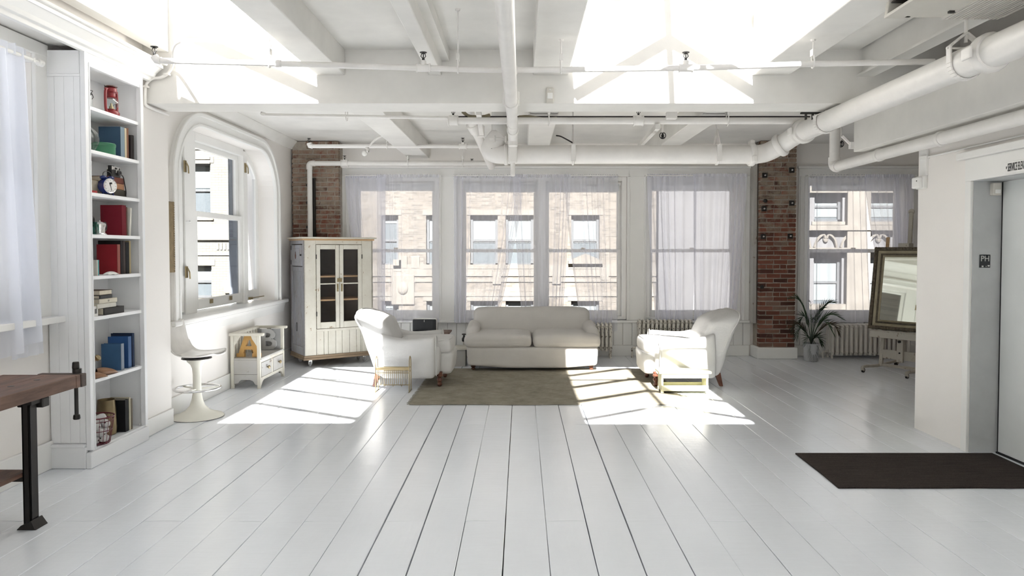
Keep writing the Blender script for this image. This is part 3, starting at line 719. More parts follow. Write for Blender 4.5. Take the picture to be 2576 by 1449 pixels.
# pale stone block further right
wins = []
for pa, pb in ((2042,2112), (2180,2262), (1955,1990)):
    for qa, qb in ((482,558), (648,772), (300,430)):
        wins.append((px2(pa, 600, yB)[0], px2(pb, 600, yB)[0], px2(1300, qb, yB)[1], px2(1300, qa, yB)[1], .9))
b2, cx, oz = building('office_building', 'pale stone building behind the palm window', 4.95, 19.0, yB-.2, wins, 'greystone')
for py, h, d in ((574,.18,.30), (628,.14,.3), (770,.2,.2), (480,.2,.2)):
    z = px2(1300, py, yB)[1]; bx('stone_band', M['stone'], (9.0-cx, 19-cx, -d, .02, z-h/2-oz, z+h/2-oz), b2)
za, zb = px2(1300, 622, yB)[1], px2(1300, 582, yB)[1]; x = 10.0
while x < 15:
    mb = MB()
    for s_ in (-1, 1):
        mb.tube(smoothpath([(x+s_*.40-cx, -.05, za-oz), (x+s_*.30-cx, -.09, (za*.5+zb*.5)-oz), (x+s_*.10-cx, -.09, zb-.12-oz), (x+s_*.03-cx, -.07, zb-.25-oz)], 4), .05, 6)
    mb.ball((x-cx, -.05, (za+zb)/2-oz), .10, 1, .5, 1.2, 8); mb.build('frieze_ornament', M['stone'], b2); x += .95
for px in (2148, 2290): x = px2(px, 500, yB)[0]; bx('pilaster', M['stone'], (x-.42-cx, x+.42-cx, -.25, .02, 8, oz*0+31), b2, .02)
M['creamstone'] = paint('cream_stone', (.20,.192,.165), .8, .1, 1.5, .2, 14)
# cream corner building seen through the round-cornered window
yL = 24.0; wins = []
for qa, qb in ((410,545), (668,750), (180,330), (850,960)):
    wins.append((px2(478, 600, yL)[0], px2(531, 600, yL)[0], px2(560, qb, yL)[1], px2(560, qa, yL)[1], .45))
    wins.append((px2(430, 600, yL)[0], px2(450, 600, yL)[0], px2(560, qb, yL)[1], px2(560, qa, yL)[1], .3))
b3, cx, oz = building('corner_building', 'cream brick building outside the round-cornered window', -17.0, -9.25, yL, wins, 'creambrick')
for py, h, d in ((583,.42,.05), (600,.10,.10), (640,.06,.04), (398,.08,.05), (410,.05,.06), (365,.3,.04)):
    z = px2(560, py, yL)[1]; bx('stone_band', M['creamstone'], (-17-cx, (-9.25 if py > 500 else px2(532,600,yL)[0])-cx, -d, .02, z-h/2-oz, z+h/2-oz), b3)
for i in range(7):
    x, z = px2(548+9*i, 620, yL); bx('dentil', M['creamstone'], (x-.035-cx, x+.035-cx, -.03, .02, z-.11-oz, z+.11-oz), b3)
x, z = px2(588, 712, yL)
MB().prism([(x-.28-cx, z-.35-oz), (x+.28-cx, z-.35-oz), (x+.36-cx, z+.05-oz), (x+.18-cx, z+.12-oz), (x+.15-cx, z+.36-oz), (x-.15-cx, z+.36-oz), (x-.18-cx, z+.12-oz), (x-.36-cx, z+.05-oz)], 'y', -.12, .02).build('stone_shield', M['creamstone'], b3, bevel=.04)
tag(bx('street', plain('asphalt', (.16,.16,.165), .9), (-60, 60, 11.3, 60, -16.2, -16)), 'street far below the windows', 'street', kind='structure')
tag(bx('bounce_roof', paint('bounce_roof_coating', (.33,.345,.37), .8, .1, .5, .2, 8), (-16, -4.3, -7, 9.5, -1.6, -1.2)), 'unseen pale roof added outside the left windows to bounce sunlight in', 'roof', kind='structure')  # added out of view; throws sunlight up at the left windows
tag(bx('brick_building', M['beige'], (-30, -17.4, 4, 36, -16, 14)), 'brick building down the side street at left', 'building')

# ---------------------------------------------------------------- curtains, rods, blinds
def curtain(name, label, mat, x0, x1, z0, z1, y, folds, seed, gather=0.0, hem=None, bottom=None, rod=True, amp=.022, group=None):
    """sheer panel with vertical folds; gather pulls the foot to one side, hem(u) lifts the edge"""
    t = thing(name, label, 'curtain', ((x0+x1)/2, y, z0), group=group); q = random.Random(seed); cx = (x0+x1)/2
    ph = [q.random()*6.28 for _ in range(6)]; n = int((x1-x0)*62)+12
    b0, b1 = bottom if bottom else (x0, x1)
    def fn(u, v):
        k = 1-v                                     # k = 1 at the foot
        xt = x0+(x1-x0)*u; xb = b0+(b1-b0)*u
        e = k**1.3; x = xt*(1-e)+xb*e
        w = u*folds*6.28*(1+.25*math.sin(u*5+ph[0]))
        a = amp*(.55+.6*math.sin(u*9+ph[1])**2)*(.45+.55*k**.5)
        d = a*math.sin(w+ph[2]+.5*math.sin(k*2+ph[3]))+.4*a*math.sin(2.3*w+ph[4])
        xx = x+.35*a*math.cos(w*1.0+ph[5])
        zz = z1+(((hem(u) if hem else z0)+.006*math.sin(w))-z1)*k
        return (xx-cx, d, zz-z0)
    MB().grid(fn, n, 22).build('panel', M[mat], t, smooth=True)
    hd = MB().grid(lambda u, v: (x0+(x1-x0)*u-cx, .010*math.sin(u*folds*16+ph[1])+.006*math.sin(u*61), z1-z0-.01+.05*v+.006*math.sin(u*folds*25)), n*2, 2)
    hd.build('heading', M[mat], t, smooth=True)
    return t
YC = YF-.105
curtain('sheer_curtain', 'sheer curtain panel bunched beside the cabinet', 'sheer2', -2.57, -1.98, .55, 2.63, YC, 7, 1, bottom=(-2.30, -2.0), group=None)
curtain('sheer_curtain', 'flat sheer curtain over the window left of the sofa', 'sheer', -2.10, -1.19, .52, 2.63, YC-.06, 5, 2)
curtain('sheer_curtain', 'sheer curtain gathered at the left of the wide window', 'sheer', -.99, .05, .50, 2.63, YC, 8, 3, bottom=(-.99, -.35))
curtain('sheer_curtain', 'sheer curtain hanging over the middle of the wide window', 'sheer', -.12, .72, .5, 2.63, YC-.06, 7, 4, bottom=(.02, .6))
curtain('sheer_curtain', 'sheer curtain at the right of the wide window', 'sheer', .62, 1.42, .38, 2.63, YC, 6, 5, bottom=(.88, 1.42))
curtain('sheer_curtain', 'fuller sheer curtain left of the split by the right armchair', 'sheer2', 1.84, 2.56, .53, 2.64, YC, 5, 6, bottom=(1.98, 2.50), amp=.03)
curtain('sheer_curtain', 'fuller sheer curtain behind the right armchair', 'sheer2', 2.50, 3.28, .53, 2.64, YC-.065, 5, 7, bottom=(2.53, 3.13), amp=.03)
curtain('sheer_curtain', 'sheer curtain with loose folds behind the palm', 'sheer', 4.20, 5.05, .50, 2.63, YC, 5, 8, bottom=(4.2, 5.15))
curtain('sheer_curtain', 'bunched sheer curtain behind the mirror easel', 'sheer2', 5.0, 5.72, .50, 2.63, YC-.06, 9, 9, bottom=(5.4, 5.72))
for (a, b_), w in zip(OPN, ('left of the sofa', 'wide window', 'by the right armchair', 'behind the palm')):
    tag(MB().cyl((a-.03, YC-.03, 2.655), (b_+.03, YC-.03, 2.655), .006, n=8).box(a-.035, a-.015, YC-.04, YF, 2.645, 2.665).box(b_+.015, b_+.035, YC-.04, YF, 2.645, 2.665).build('curtain_rod', M['trim']), 'thin white rod carrying the sheers, %s' % w, 'curtain rod')
M['blind'] = sheer('roller_blind_cloth', (.80,.82,.84), .12)
def blind(x0, x1, z0, label):
    t = thing('roller_blind', label, 'blind', ((x0+x1)/2, YF+.09, 2.55)); h = (x1-x0)/2
    MB().cyl((-h, 0, 0), (h, 0, 0), .024, n=12).build('roller', M['trim'], t); bx('cloth', M['blind'], (-h+.02, h-.02, -.024, -.022, z0-2.55, 0), t)
    bx('bottom_bar', M['trim'], (-h+.02, h-.02, -.03, -.016, z0-2.565, z0-2.545), t)
blind(-2.46, -1.30, 2.46, 'roller blind at the top of the window left of the sofa')
blind(-.87, 1.48, 2.44, 'long roller blind at the top of the wide window')
blind(1.92, 3.19, 2.46, 'roller blind at the top of the window by the brick pier')
blind(4.30, 5.66, 2.46, 'roller blind at the top of the window behind the palm')
# near-left curtain hangs along Y
def near_curtain():
    t = thing('long_curtain', 'long white sheer curtain at the far left edge', 'curtain', (XN+.085, 4.2, .8)); n = 150
    def fn(u, v):
        k = 1-v; Y = 2.9+1.92*u+.06*k*u
        w = u*9.5*6.28+.8*math.sin(u*7)+.5*math.sin(u*17+1); a = .018+.018*k+.008*math.sin(u*23)
        return (a*math.sin(w+.5*k)+.35*a*math.sin(w*2.3+1+.8*k)+.03*k, Y-4.2+.015*math.cos(w), 2.05*v+(-.05*math.sin(u*3.2)+.14*u**3+.03)*k)
    MB().grid(fn, n, 24).build('panel', M['voile'], t, smooth=True)
    def fn2(u, v):
        w = u*26*6.28; return (.02*math.sin(w), 2.9+1.92*u-4.2, 2.04+.07*v+.008*math.sin(w*.5))
    MB().grid(fn2, 160, 2).build('heading', M['voile'], t, smooth=True)
    r = tag(MB().cyl((XN+.085, 2.5, 2.855), (XN+.085, 4.93, 2.855), .014, n=10).build('curtain_rod', M['trim'], None, smooth=True), 'white rod of the long curtain at left', 'curtain rod')
    MB().lathe([(0,0),(.02,.0),(.026,.015),(.018,.03),(.024,.045),(0,.06)], (XN+.085, 4.93, 2.855), 10, Matrix.Rotation(-math.pi/2, 3, 'X')).build('finial', M['trim'], r, smooth=True)
    MB().box(XN, XN+.10, 4.87, 4.89, 2.84, 2.87).build('bracket', M['trim'], r)
near_curtain()
def near_inner():
    t = thing('long_curtain', 'shorter sheer tinted blue for sky light behind the long curtain at left', 'curtain', (XN+.03, 4.8, .85))
    MB().grid(lambda u, v: (.012*math.sin(u*19)+.03*(1-v), (4.66+.20*u+.11*(1-v)*u)-4.8, 2.0*v), 40, 14).build('panel', M['voile'], t, smooth=True)
near_inner()
# ---------------------------------------------------------------- pipes under the ceiling
def pipe_thing(name, label, pts, r, parent=None, n=14, cat='pipe', mat='pipe', smooth=True):
    o = MB().tube(pts, r, n).build(name, M[mat], parent, smooth=smooth)
    return tag(o, label, cat) if label else o
def collar(p, d, r, l, parent, name='coupling', mat='pipe', n=18):
    p, d = Vector(p), Vector(d).normalized()
    return MB().tube([p-d*l/2, p-d*l*.3, p+d*l*.3, p+d*l/2], [r*.93, r, r, r*.93], n).build(name, M[mat], parent, smooth=True)
def sprinkler(p, parent, up=True, cage=False, mat='dark'):
    """sprinkler head: threaded body, two yoke arms and a toothed deflector"""
    s = 1 if up else -1; x, y, z = p; mb = MB()
    mb.cyl((x,y,z), (x,y,z+s*.018), .011, .009, 8)
    for a in (-1, 1): mb.tube([(x+a*.006,y,z+s*.018), (x+a*.017,y,z+s*.030), (x+a*.012,y,z+s*.046), (x,y,z+s*.054)], .0032, 5)
    mb.cyl((x,y,z+s*.018), (x,y,z+s*.05), .004, .004, 6)
    mb.lathe([(.0,0),(.024,.0),(.026,.003),(.0,.004)], (x,y,z+s*.055), 12)
    return mb.build('sprinkler_head', M[mat], parent)
def tee(p, d, r, parent, up=True):
    p, d = Vector(p), Vector(d).normalized()
    MB().tube([p-d*.05, p-d*.042, p-d*.040, p+d*.040, p+d*.042, p+d*.05], [r*1.5, r*1.6, r*1.35, r*1.35, r*1.6, r*1.5], 14).cyl(p, p+Vector((0,0,.05 if up else -.05)), r*1.15, r, 12).build('tee_fitting', M['pipe'], parent, smooth=True)
def hanger(p, ztop, parent, r=.022, rod=.005):
    x, y, z = p
    MB().cyl((x,y,z+.085), (x,y,ztop), rod, n=8).tube([(x,y-r,z+.06),(x,y-r*1.25,z),(x,y-r*.7,z-r*1.05),(x,y,z-r*1.35),(x,y+r*.7,z-r*1.05),(x,y+r*1.25,z),(x,y+r,z+.06)], .0055, 6).box(x-.011,x+.011,y-r*1.15,y+r*1.15,z+.055,z+.10).lathe([(0,0),(.02,0),(.015,-.012),(0,-.014)], (x,y,ztop), 8).build('hanger', M['pipe'], parent, smooth=True)

# front sprinkler line
Y1 = 5.03
pts = [P(405,153,Y1), P(700,160,Y1), P(1065,171,Y1), P(1280,176,Y1), P(1725,171,Y1), P(2045,161,Y1), P(2350,155,Y1)]
sp = tag(thing('sprinkler_pipe', 'long white sprinkler pipe in front of the big beam', 'pipe', pts[3]), None)
o0 = pts[3]; rel = [p-o0 for p in pts]
MB().tube(smoothpath(rel, 5), .0205, 14).build('pipe_run', M['pipe'], sp, smooth=True)
MB().tube([rel[0], rel[0]+Vector((-.03,0,.005)), rel[0]+Vector((-.045,0,.03))], .027, 12).build('elbow', M['pipe'], sp, smooth=True)
sprinkler(rel[0]+Vector((-.045,0,.04)), sp)
for k in (2, 4): tee(rel[k], (1,0,0), .0205, sp); sprinkler(rel[k]+Vector((0,0,.05)), sp)
for px, py, zt in ((1152,173,CZ), (1411,174,3.035), (2045,161,3.035), (678,159,3.05)): hanger(P(px,py,Y1)-o0, zt-o0.z if px != 678 else .17, sp)
collar(P(1296,176,Y1)-o0, (1,0,0), .03, .03, sp); collar(P(700,160,Y1)-o0, (1,0,0), .026, .04, sp)
# conduit at the left end of the beam
c1 = [Vector((XP+.018,6.39,ZB-.03)), Vector((XP+.018,6.2,ZB-.03)), Vector((XP+.018,6.02,ZB-.022)), Vector((XP+.018,6.0,ZB+.02)), P(366,218,6.01), P(374,204,6.01), P(386,197,6.01), P(404,195,6.01), P(420,187,6.01), P(431,172,6.0), P(436,155,5.9), P(437,127,5.5), P(443,112,5.3), P(456,104,5.1), P(475,101,Y1), P(678,101,Y1)]
co = tag(MB().tube(smoothpath([c1[i] for i in range(len(c1))], 4), .0125, 10).build('conduit', M['pipe'], None, smooth=True), 'thin white conduit looping round the crown moulding end', 'conduit')
for p in (c1[4], c1[8]): MB().box(p.x-.022, p.x+.022, p.y-.02, p.y+.02, p.z-.008, p.z+.008).build('clip', M['pipe'], co)
# ceiling pipe running away over the room centre
cp = tag(thing('steam_pipe', 'white pipe running away under the ceiling to the sofa', 'pipe', (-.08, 5, 2.70)), None)
MB().tube([(.008, -13.5, .02), (.003, 1.6, .0), (0, 1.86, .0)], [.046, .046, .046], 20).build('pipe_run', M['pipe'], cp, smooth=True)
collar((.004,.52,0), (0,1,0), .057, .05, cp); collar((0,1.45,0), (0,1,0), .05, .03, cp); collar((0,1.80,0), (0,1,0), .056, .08, cp)
MB().box(-.062,.066,.50,.54,-.02,.08).cyl((0,.52,.06),(0,.52,.56),.01,n=8).build('hanger', M['pipe'], cp, bevel=.006)
MB().tube(smoothpath([(0,1.82,0),(0,1.93,-.01),(0,1.985,-.06),(0,1.985,-.12)], 5), .046, 16).build('elbow', M['pipe'], cp, smooth=True)
# big horizontal pipe above the far windows
YH = 7.27; zH = P(1500,389,YH).z; xa, xb = P(1258,389,YH).x, P(1905,389,YH).x
bp = tag(thing('drain_pipe', 'thick white pipe running across above the far windows', 'pipe', ((xa+xb)/2, YH, zH)), None)
hx = (xb-xa)/2; Rb = .094
MB().tube([(-hx,0,0),(hx,0,0)], Rb, 24).build('pipe_run', M['pipe'], bp, smooth=True)
MB().tube(smoothpath([(-hx+.02,0,0),(-hx-.05,0,.01),(-hx-.10,0,.05),(-hx-.06,0,.13),(-hx+.0,0,.20)], 5), [.094]*21, 22).build('elbow', M['pipe'], bp, smooth=True)
MB().tube([(-hx-.005,0,.16),(-hx+.005,0,3.14-zH)], .085, 20).build('riser', M['ceil'], bp, smooth=True)
MB().lathe([(.08,0),(.112,0),(.112,.022),(.08,.03)], (-hx-.03,0,.13), 22).build('flange', M['pipe'], bp, smooth=True)
collar((-hx+.06,0,0), (1,0,0), .108, .035, bp)
for a in (1.0, 2.2, 3.3, 4.5, 5.6): MB().cyl((-hx-.03+.115*math.cos(a), .115*math.sin(a), .11), (-hx-.03+.115*math.cos(a), .115*math.sin(a), .175), .012, n=7).build('bolt', M['pipe'], bp)
for px, lean in ((1441, 0), (1803, .05)):
    x = P(px,389,YH).x-(xa+xb)/2
    MB().tube([(x-.0,-.098*math.cos(a),.098*math.sin(a)) for a in [math.pi*2*i/16 for i in range(16)]], .012, 6, closed=True).bar((x,-.10,.08),(x,0,.24),.05,.012,(1,0,0)).bar((x,.10,.08),(x,0,.24),.05,.012,(1,0,0)).box(x-.022,x+.022,-.109,-.092,-.08,.09).cyl((x,0,.22),(x-lean,0,3.14-zH),.008,n=8).build('clevis_hanger', M['pipe'], bp, smooth=True)
collar((hx-.06,0,0), (1,0,0), .118, .055, bp)
MB().box(hx-.085,hx-.035,-.135,-.09,-.09,-.02).box(hx-.085,hx-.035,-.045,.045,.095,.145).build('coupling_bolt', M['pipe'], bp, bevel=.012)
# bend, then the same pipe coming towards the viewer at right
e0 = Vector((xb,YH,zH)); e3 = P(2000,338,7.02); eX = 2.685; e3.x = eX
dY = Vector((0,-1,0))
lp = tag(thing('drain_pipe', 'thick white pipe coming forward along the right side', 'pipe', (eX, 6, e3.z)), None); o1 = Vector((eX,6,e3.z))
bend = smoothpath([e0-o1+Vector((-.02,0,0)), e0-o1+Vector((.09,-.01,.02)), e0-o1+Vector((.20,-.09,.08)), e3-o1+Vector((-.03,.07,-.03)), e3-o1+Vector((0,-.05,0))], 6)
MB().tube(bend, .093, 22).build('elbow', M['pipe'], lp, smooth=True)
MB().tube([(0,e3.y-6,0),(0,-8.0,0)], .091, 26).build('pipe_run', M['pipe'], lp, smooth=True)
mid = bend[len(bend)//2]
collar(mid+Vector((0,0,0)), bend[len(bend)//2+1]-bend[len(bend)//2-1], .117, .06, lp)
collar((0,e3.y-6-.19,0), (0,1,0), .118, .08, lp); collar((0,-1.87,0), (0,1,0), .114, .075, lp)
for y0 in (e3.y-6-.19, -1.87):
    for sx in (-1, 1): MB().box(sx*.105-.022, sx*.105+.04*sx+.0, y0-.045, y0+.045, -.04, .03).build('coupling_bolt', M['pipe'], lp, bevel=.01)
def yoke(y0, parent, ztop):
    ringp = [(.099*math.cos(a), y0, .099*math.sin(a)) for a in [math.pi+math.pi*i/14 for i in range(15)]]
    h = min(.18, ztop-e3.z-.012); mb = MB()
    for a, b_ in zip(ringp[:-1], ringp[1:]): mb.bar(a, b_, .011, .045, (0,1,0))
    mb.bar((-.099,y0,0), (-.101,y0,h*.55), .011, .045, (0,1,0)).bar((.099,y0,0), (.101,y0,h*.55), .011, .045, (0,1,0))
    mb.bar((-.101,y0,h*.55), (0,y0,h), .011, .045, (0,1,0)).bar((.101,y0,h*.55), (0,y0,h), .011, .045, (0,1,0)).cyl((-.115,y0,h*.5), (.115,y0,h*.5), .007, n=8).cyl((0,y0,h*.7), (0,y0,ztop-e3.z), .010, n=8)
    mb.build('clevis_hanger', M['pipe'], parent, bevel=.003)
yoke(6.34-6, lp, ZB+.004); yoke(4.36-6, lp, CZ+.1)
# thin bracket bars at the notch of the beam
tag(MB().box(2.50,2.86,6.42,6.45,2.785,2.80).box(2.54,2.55,6.42,6.45,2.735,2.785).box(2.60,2.61,6.42,6.45,2.735,2.785).build('bracket_bar', M['dark']), 'dark steel bracket under the big beam beside the thick right pipe', 'bracket')
# boxed duct and pipe under it at the right wall
bxz0, bxz1 = 2.515, 2.80
struct(bx('duct_box', M['ceil'], (3.205, 3.72, -9, 6.93, bxz0, 2.90), None, .004), 'long white boxed duct along the top of the right wall', 'duct')
rp = tag(thing('return_pipe', 'white pipe elbowed under the boxed duct at right', 'pipe', (3.30, 6, 2.444)), None)
MB().tube([(0,1.50,0),(0,-5,0)], .052, 18).build('pipe_run', M['pipe'], rp, smooth=True)
MB().tube(smoothpath([(0,1.46,0),(0,1.53,.005),(0,1.565,.04),(0,1.565,.10)], 5), .062, 16).build('elbow', M['pipe'], rp, smooth=True)
MB().tube([(0,1.565,.08),(0,1.565,.70)], .052, 18).build('riser', M['pipe'], rp, smooth=True)
for y0 in (.62, -.35): collar((0,y0,0), (0,1,0), .06, .05, rp)
tag(MB().tube([(3.455,6.2,2.36),(3.455,3.0,2.36)], .008, 8).box(3.44,3.472,6.1,6.2,2.345,2.375).build('cable', M['trim']), 'thin white cable along the top of the right wall', 'cable')
# second sprinkler line, behind the beam
Y2 = 7.0
def zpx(y, Y): return P(1300, y, Y).z
s2 = tag(thing('sprinkler_pipe', 'white sprinkler pipe just behind the big beam', 'pipe', (0, Y2, zpx(304,Y2))), None); z2 = zpx(304,Y2)
XX = lambda px, Y: P(px, 300, Y).x
MB().tube([(XX(664,Y2),0,zpx(289,Y2)-z2),(XX(1140,Y2),0,zpx(297,Y2)-z2)], .0165, 12).build('thin_run', M['pipe'], s2, smooth=True)
MB().tube([(XX(1140,Y2),0,0),(XX(2050,Y2),0,0)], .034, 16).build('pipe_run', M['pipe'], s2, smooth=True)
MB().tube([(XX(668,Y2),0,zpx(289,Y2)-z2),(XX(661,Y2),0,zpx(289,Y2)-z2+.005),(XX(659,Y2),0,zpx(284,Y2)-z2)], .022, 10).build('elbow', M['pipe'], s2, smooth=True)
for px in (1140, 1606): tee((XX(px,Y2),0,0), (1,0,0), .034, s2); sprinkler((XX(px,Y2),0,.05), s2)
sprinkler((XX(659,Y2),0,zpx(284,Y2)-z2), s2)
for px in (872, 1381, 1830): hanger((XX(px,Y2),0,(.0 if px > 1200 else zpx(292,Y2)-z2)), 3.14-z2, s2, .036, .009)
tray = tag(bx('cable_tray', M['steel'], (XX(1150,Y2+.12), XX(2036,Y2+.12), Y2+.10, Y2+.15, zpx(299,Y2), zpx(287,Y2))), 'long dark steel channel behind the second sprinkler pipe', 'cable tray')
tag(MB().tube(smoothpath([P(1165,282,Y2+.2), P(1182,293,Y2+.1), P(1215,294,Y2+.08), P(1232,290,Y2+.1)], 5), .018, 8).build('cable', plain('old_cable', (.22,.19,.12), .7)), 'old tan cable above the dark steel channel', 'cable')
tag(MB().tube(smoothpath([P(1305,294,Y2+.05), P(1330,293,Y2+.02), P(1368,299,Y2), P(1400,297,Y2+.05)], 5), .014, 8).build('cable', plain('tan_cable', (.25,.22,.15), .7)), 'tan cable draped right of the ceiling pipe', 'cable')
# third and fourth lines near the far wall
def far_line(y, Ya, pa, pb, r, label, heads=(), hang=(), corner=True):
    z = zpx(y, Ya); t = tag(thing('sprinkler_pipe', label, 'pipe', ((XX(pa,Ya)+XX(pb,Ya))/2, Ya, z)), None); cx = (XX(pa,Ya)+XX(pb,Ya))/2
    MB().tube([(XX(pa,Ya)-cx,0,0),(XX(pb,Ya)-cx,0,0)], r, 12).build('pipe_run', M['pipe'], t, smooth=True)
    for px in heads: tee((XX(px,Ya)-cx,0,0), (1,0,0), r, t); sprinkler((XX(px,Ya)-cx,0,.05), t)
    for px in hang: hanger((XX(px,Ya)-cx,0,0), 3.14-z, t, r*1.1)
    return t, cx, z
t3, cx3, z3 = far_line(368, 9.4, 784, 1236, .026, 'white sprinkler pipe near the brick corner pier', (1164,), (974,))
MB().tube([(XX(786,9.4)-cx3,0,0),(XX(779,9.4)-cx3,0,.005),(XX(777,9.4)-cx3,0,.04)], .034, 10).build('elbow', M['pipe'], t3, smooth=True); sprinkler((XX(777,9.4)-cx3,0,.045), t3)
t4, cx4, z4 = far_line(411, 10.235, 790, 1240, .036, 'white pipe with an elbow turning down over the brick pier', (866,), (1026,1164))
MB().tube(smoothpath([(XX(792,10.235)-cx4,0,0),(XX(781,10.235)-cx4,0,-.003),(XX(777.5,10.235)-cx4,0,-.03),(XX(777.5,10.235)-cx4,0,-.09)], 5), .043, 14).build('elbow', M['pipe'], t4, smooth=True)
MB().tube([(XX(778,10.235)-cx4,0,-.06),(XX(778,10.235)-cx4,0,-z4+.02)], .036, 16).build('riser', M['pipe'], t4, smooth=True)
t5, _, _ = far_line(419, 10.35, 858, 1290, .016, 'thinnest white pipe just above the window casing', (1187,), ())
# slanting pipes and stub by the big pipe's end
tag(MB().tube([P(1176,260,7.45), P(1190,318,7.9), P(1204,345,8.2), P(1236,418,9.3)], .05, 14).tube([P(1186,312,7.85), P(1196,330,7.95)], .062, 14).build('slanting_pipe', M['pipe'], None, smooth=True), 'slanting white pipe left of the thick pipe end', 'pipe')
tag(MB().bar(P(1204,283,6.9), P(1212,338,7.6), .05, .05).box(P(1212,340,7.6).x-.045, P(1212,340,7.6).x+.03, 7.55, 7.62, P(1212,345,7.6).z, P(1212,318,7.6).z).build('strut', M['pipe'], None, bevel=.004), 'slanting square strut with a clamp left of the grey riser', 'strut')
dp = tag(thing('drop_pipe', 'short white pipe hanging down in front of the thick pipe', 'pipe', P(1290,372,7.10)), None)
MB().tube([(0,0,-.04),(0,0,-.26)], .023, 14).build('pipe_run', M['pipe'], dp, smooth=True); MB().box(-.044,.044,-.03,.085,-.15,.05).build('junction_box', M['pipe'], dp, bevel=.012)
MB().lathe([(.023,-.26),(.023,-.27),(.016,-.28),(0,-.282)], (0,0,0), 14).build('end_cap', M['pipe'], dp, smooth=True)
# hanging bulb lamp and looping cables
lmp = tag(thing('pendant_bulb', 'small bare bulb on a curved stem near the back ceiling', 'lamp', P(930,372,9.0)), None); o2 = P(930,372,9.0)
MB().tube(smoothpath([P(983,336,9.0)-o2, P(962,342,9.0)-o2, P(948,349,9.0)-o2, P(936,359,9.0)-o2, P(929,368,9.0)-o2], 5), .012, 8).build('stem', M['pipe'], lmp, smooth=True)
MB().lathe([(.02,.03),(.03,.0),(.026,-.03),(.02,-.035)], (-.03,0,-.02), 12).build('socket', M['silver'], lmp, smooth=True)
MB().ball((-.065,0,-.07), .036, n=10).build('bulb', plain('frosted_bulb', (.85,.84,.80), .2), lmp, smooth=True)
tag(MB().tube(smoothpath([P(1399,341,7.4), P(1410,343,7.38), P(1424,350,7.32), P(1440,359,7.27)], 5), .007, 6).build('cable', M['steel']), 'thin grey cable looping to the pipe hanger', 'cable')
# drop sprinklers with cages
for px, py, top, w in ((1667,341,318,'over the right armchair'), (2115,362,352,'near the boxed duct')):
    p = P(px, py, 8.6); t = tag(thing('drop_sprinkler', 'dark caged sprinkler %s' % w, 'sprinkler', p), None)
    MB().tube([(0,0,.03),(0,0,3.145-p.z)], .014, 8).build('drop_pipe', M['pipe'], t, smooth=True)
    mb = MB()
    for a in (0, math.pi/2): mb.tube([(.036*math.cos(q)*math.cos(a), .036*math.cos(q)*math.sin(a), .038*math.sin(q)) for q in [2*math.pi*i/14 for i in range(14)]], .005, 6, closed=True)
    mb.build('cage', M['dark'], t, smooth=True); sprinkler((0,0,.03), t, up=False)
tag(MB().bar(P(2118,342,6.95), P(2142,366,6.95), .02, .02).box(P(2142,366,6.95).x-.02, P(2142,366,6.95).x+.04, 6.925, 6.97, P(2140,374,6.95).z, P(2140,358,6.95).z).build('brace', M['pipe']), 'small white brace beside the boxed duct end', 'brace')
tag(MB().bar(P(1655,318,6.9), P(1608,368,9.8), .045, .05).build('strut', M['ceil']), 'thin slanting white conduit on the back ceiling', 'conduit')
for px, w in ((1690,'at the second sprinkler pipe'),): tag(MB().box(P(px,290,6.85).x-.05, P(px,290,6.85).x+.05, 6.83, 6.9, zpx(299,6.85), zpx(281,6.85)).build('pipe_clamp', M['pipe'], None, bevel=.008), 'square white clamp %s' % w, 'clamp')

# ---------------------------------------------------------------- air conditioner, sensors, signs, lift
ac = tag(thing('air_conditioner', 'ceiling hung air conditioner at the top right corner', 'air conditioner', (2.48, 3.6, 2.945)), None)
M['acw'] = paint('ac_plastic', (.62,.595,.54), .45, .05, 3, .03, 40)
aX0, aX1, aY0, aY1 = 2.16-2.48, 2.86-2.48, -1.3, .68
MB().box(aX0+.10, aX1, aY0, aY1, 0, .25).build('housing', M['acw'], ac, bevel=.006)
MB().prism([(aX0-.01,-.004),(aX0+.105,-.004),(aX0+.105,.010),(aX0-.01,.014)], 'y', aY0, aY1+.005).build('lip', M['acw'], ac, bevel=.004)
for y in (aY1-.03, aY0): MB().prism([(aX0-.01,.0),(aX0+.14,.0),(aX0+.14,.25),(aX0+.09,.25),(aX0+.01,.14)], 'y', y, y+.035).build('end_cheek', M['acw'], ac, bevel=.004)
bx('outlet_recess', M['dark'], (aX0+.085, aX0+.099, aY0+.03, aY1-.03, .012, .24), ac)
for i, z in enumerate((.075, .135, .195)): MB().box(aX0+.01+.012*i, aX0+.08, aY0+.04, aY1-.04, z-.004, z+.004).build('louvre', M['steel'], ac)
for i in range(16): MB().box(aX0+.33+.0215*i, aX0+.343+.0215*i, aY0+.05, aY1+.004, -.009, .0).build('intake_slat', M['acw'], ac)
for y in (.3, .55): MB().box(aX0+.30, aX0+.335, y, y+.02, -.012, 0).build('latch', M['dark'], ac)
MB().cyl((-.2,.4,.25),(-.2,.4,.4),.01).cyl((.25,.4,.25),(.25,.4,.4),.01).cyl((-.2,-1,.25),(-.2,-1,.4),.01).cyl((.25,-1,.25),(.25,-1,.4),.01).build('hanger_rod', M['pipe'], ac)
pm = P(1383, 242, YB0)
ms = tag(thing('motion_sensor', 'small cream motion sensor on the big beam', 'sensor', pm), None)
bx('housing', M['acw'], (-.034,.034,-.04,0,-.064,.066), ms, .01); MB().box(-.022,.022,-.046,-.038,-.03,.02).ball((.0,-.04,.045), .006, n=6).build('lens', M['trim'], ms, bevel=.004)
ws = tag(thing('wall_sensor', 'small white sensor at the corner of the right wall', 'sensor', (XR, 6.19, P(2337,459,6.19).z)), None)
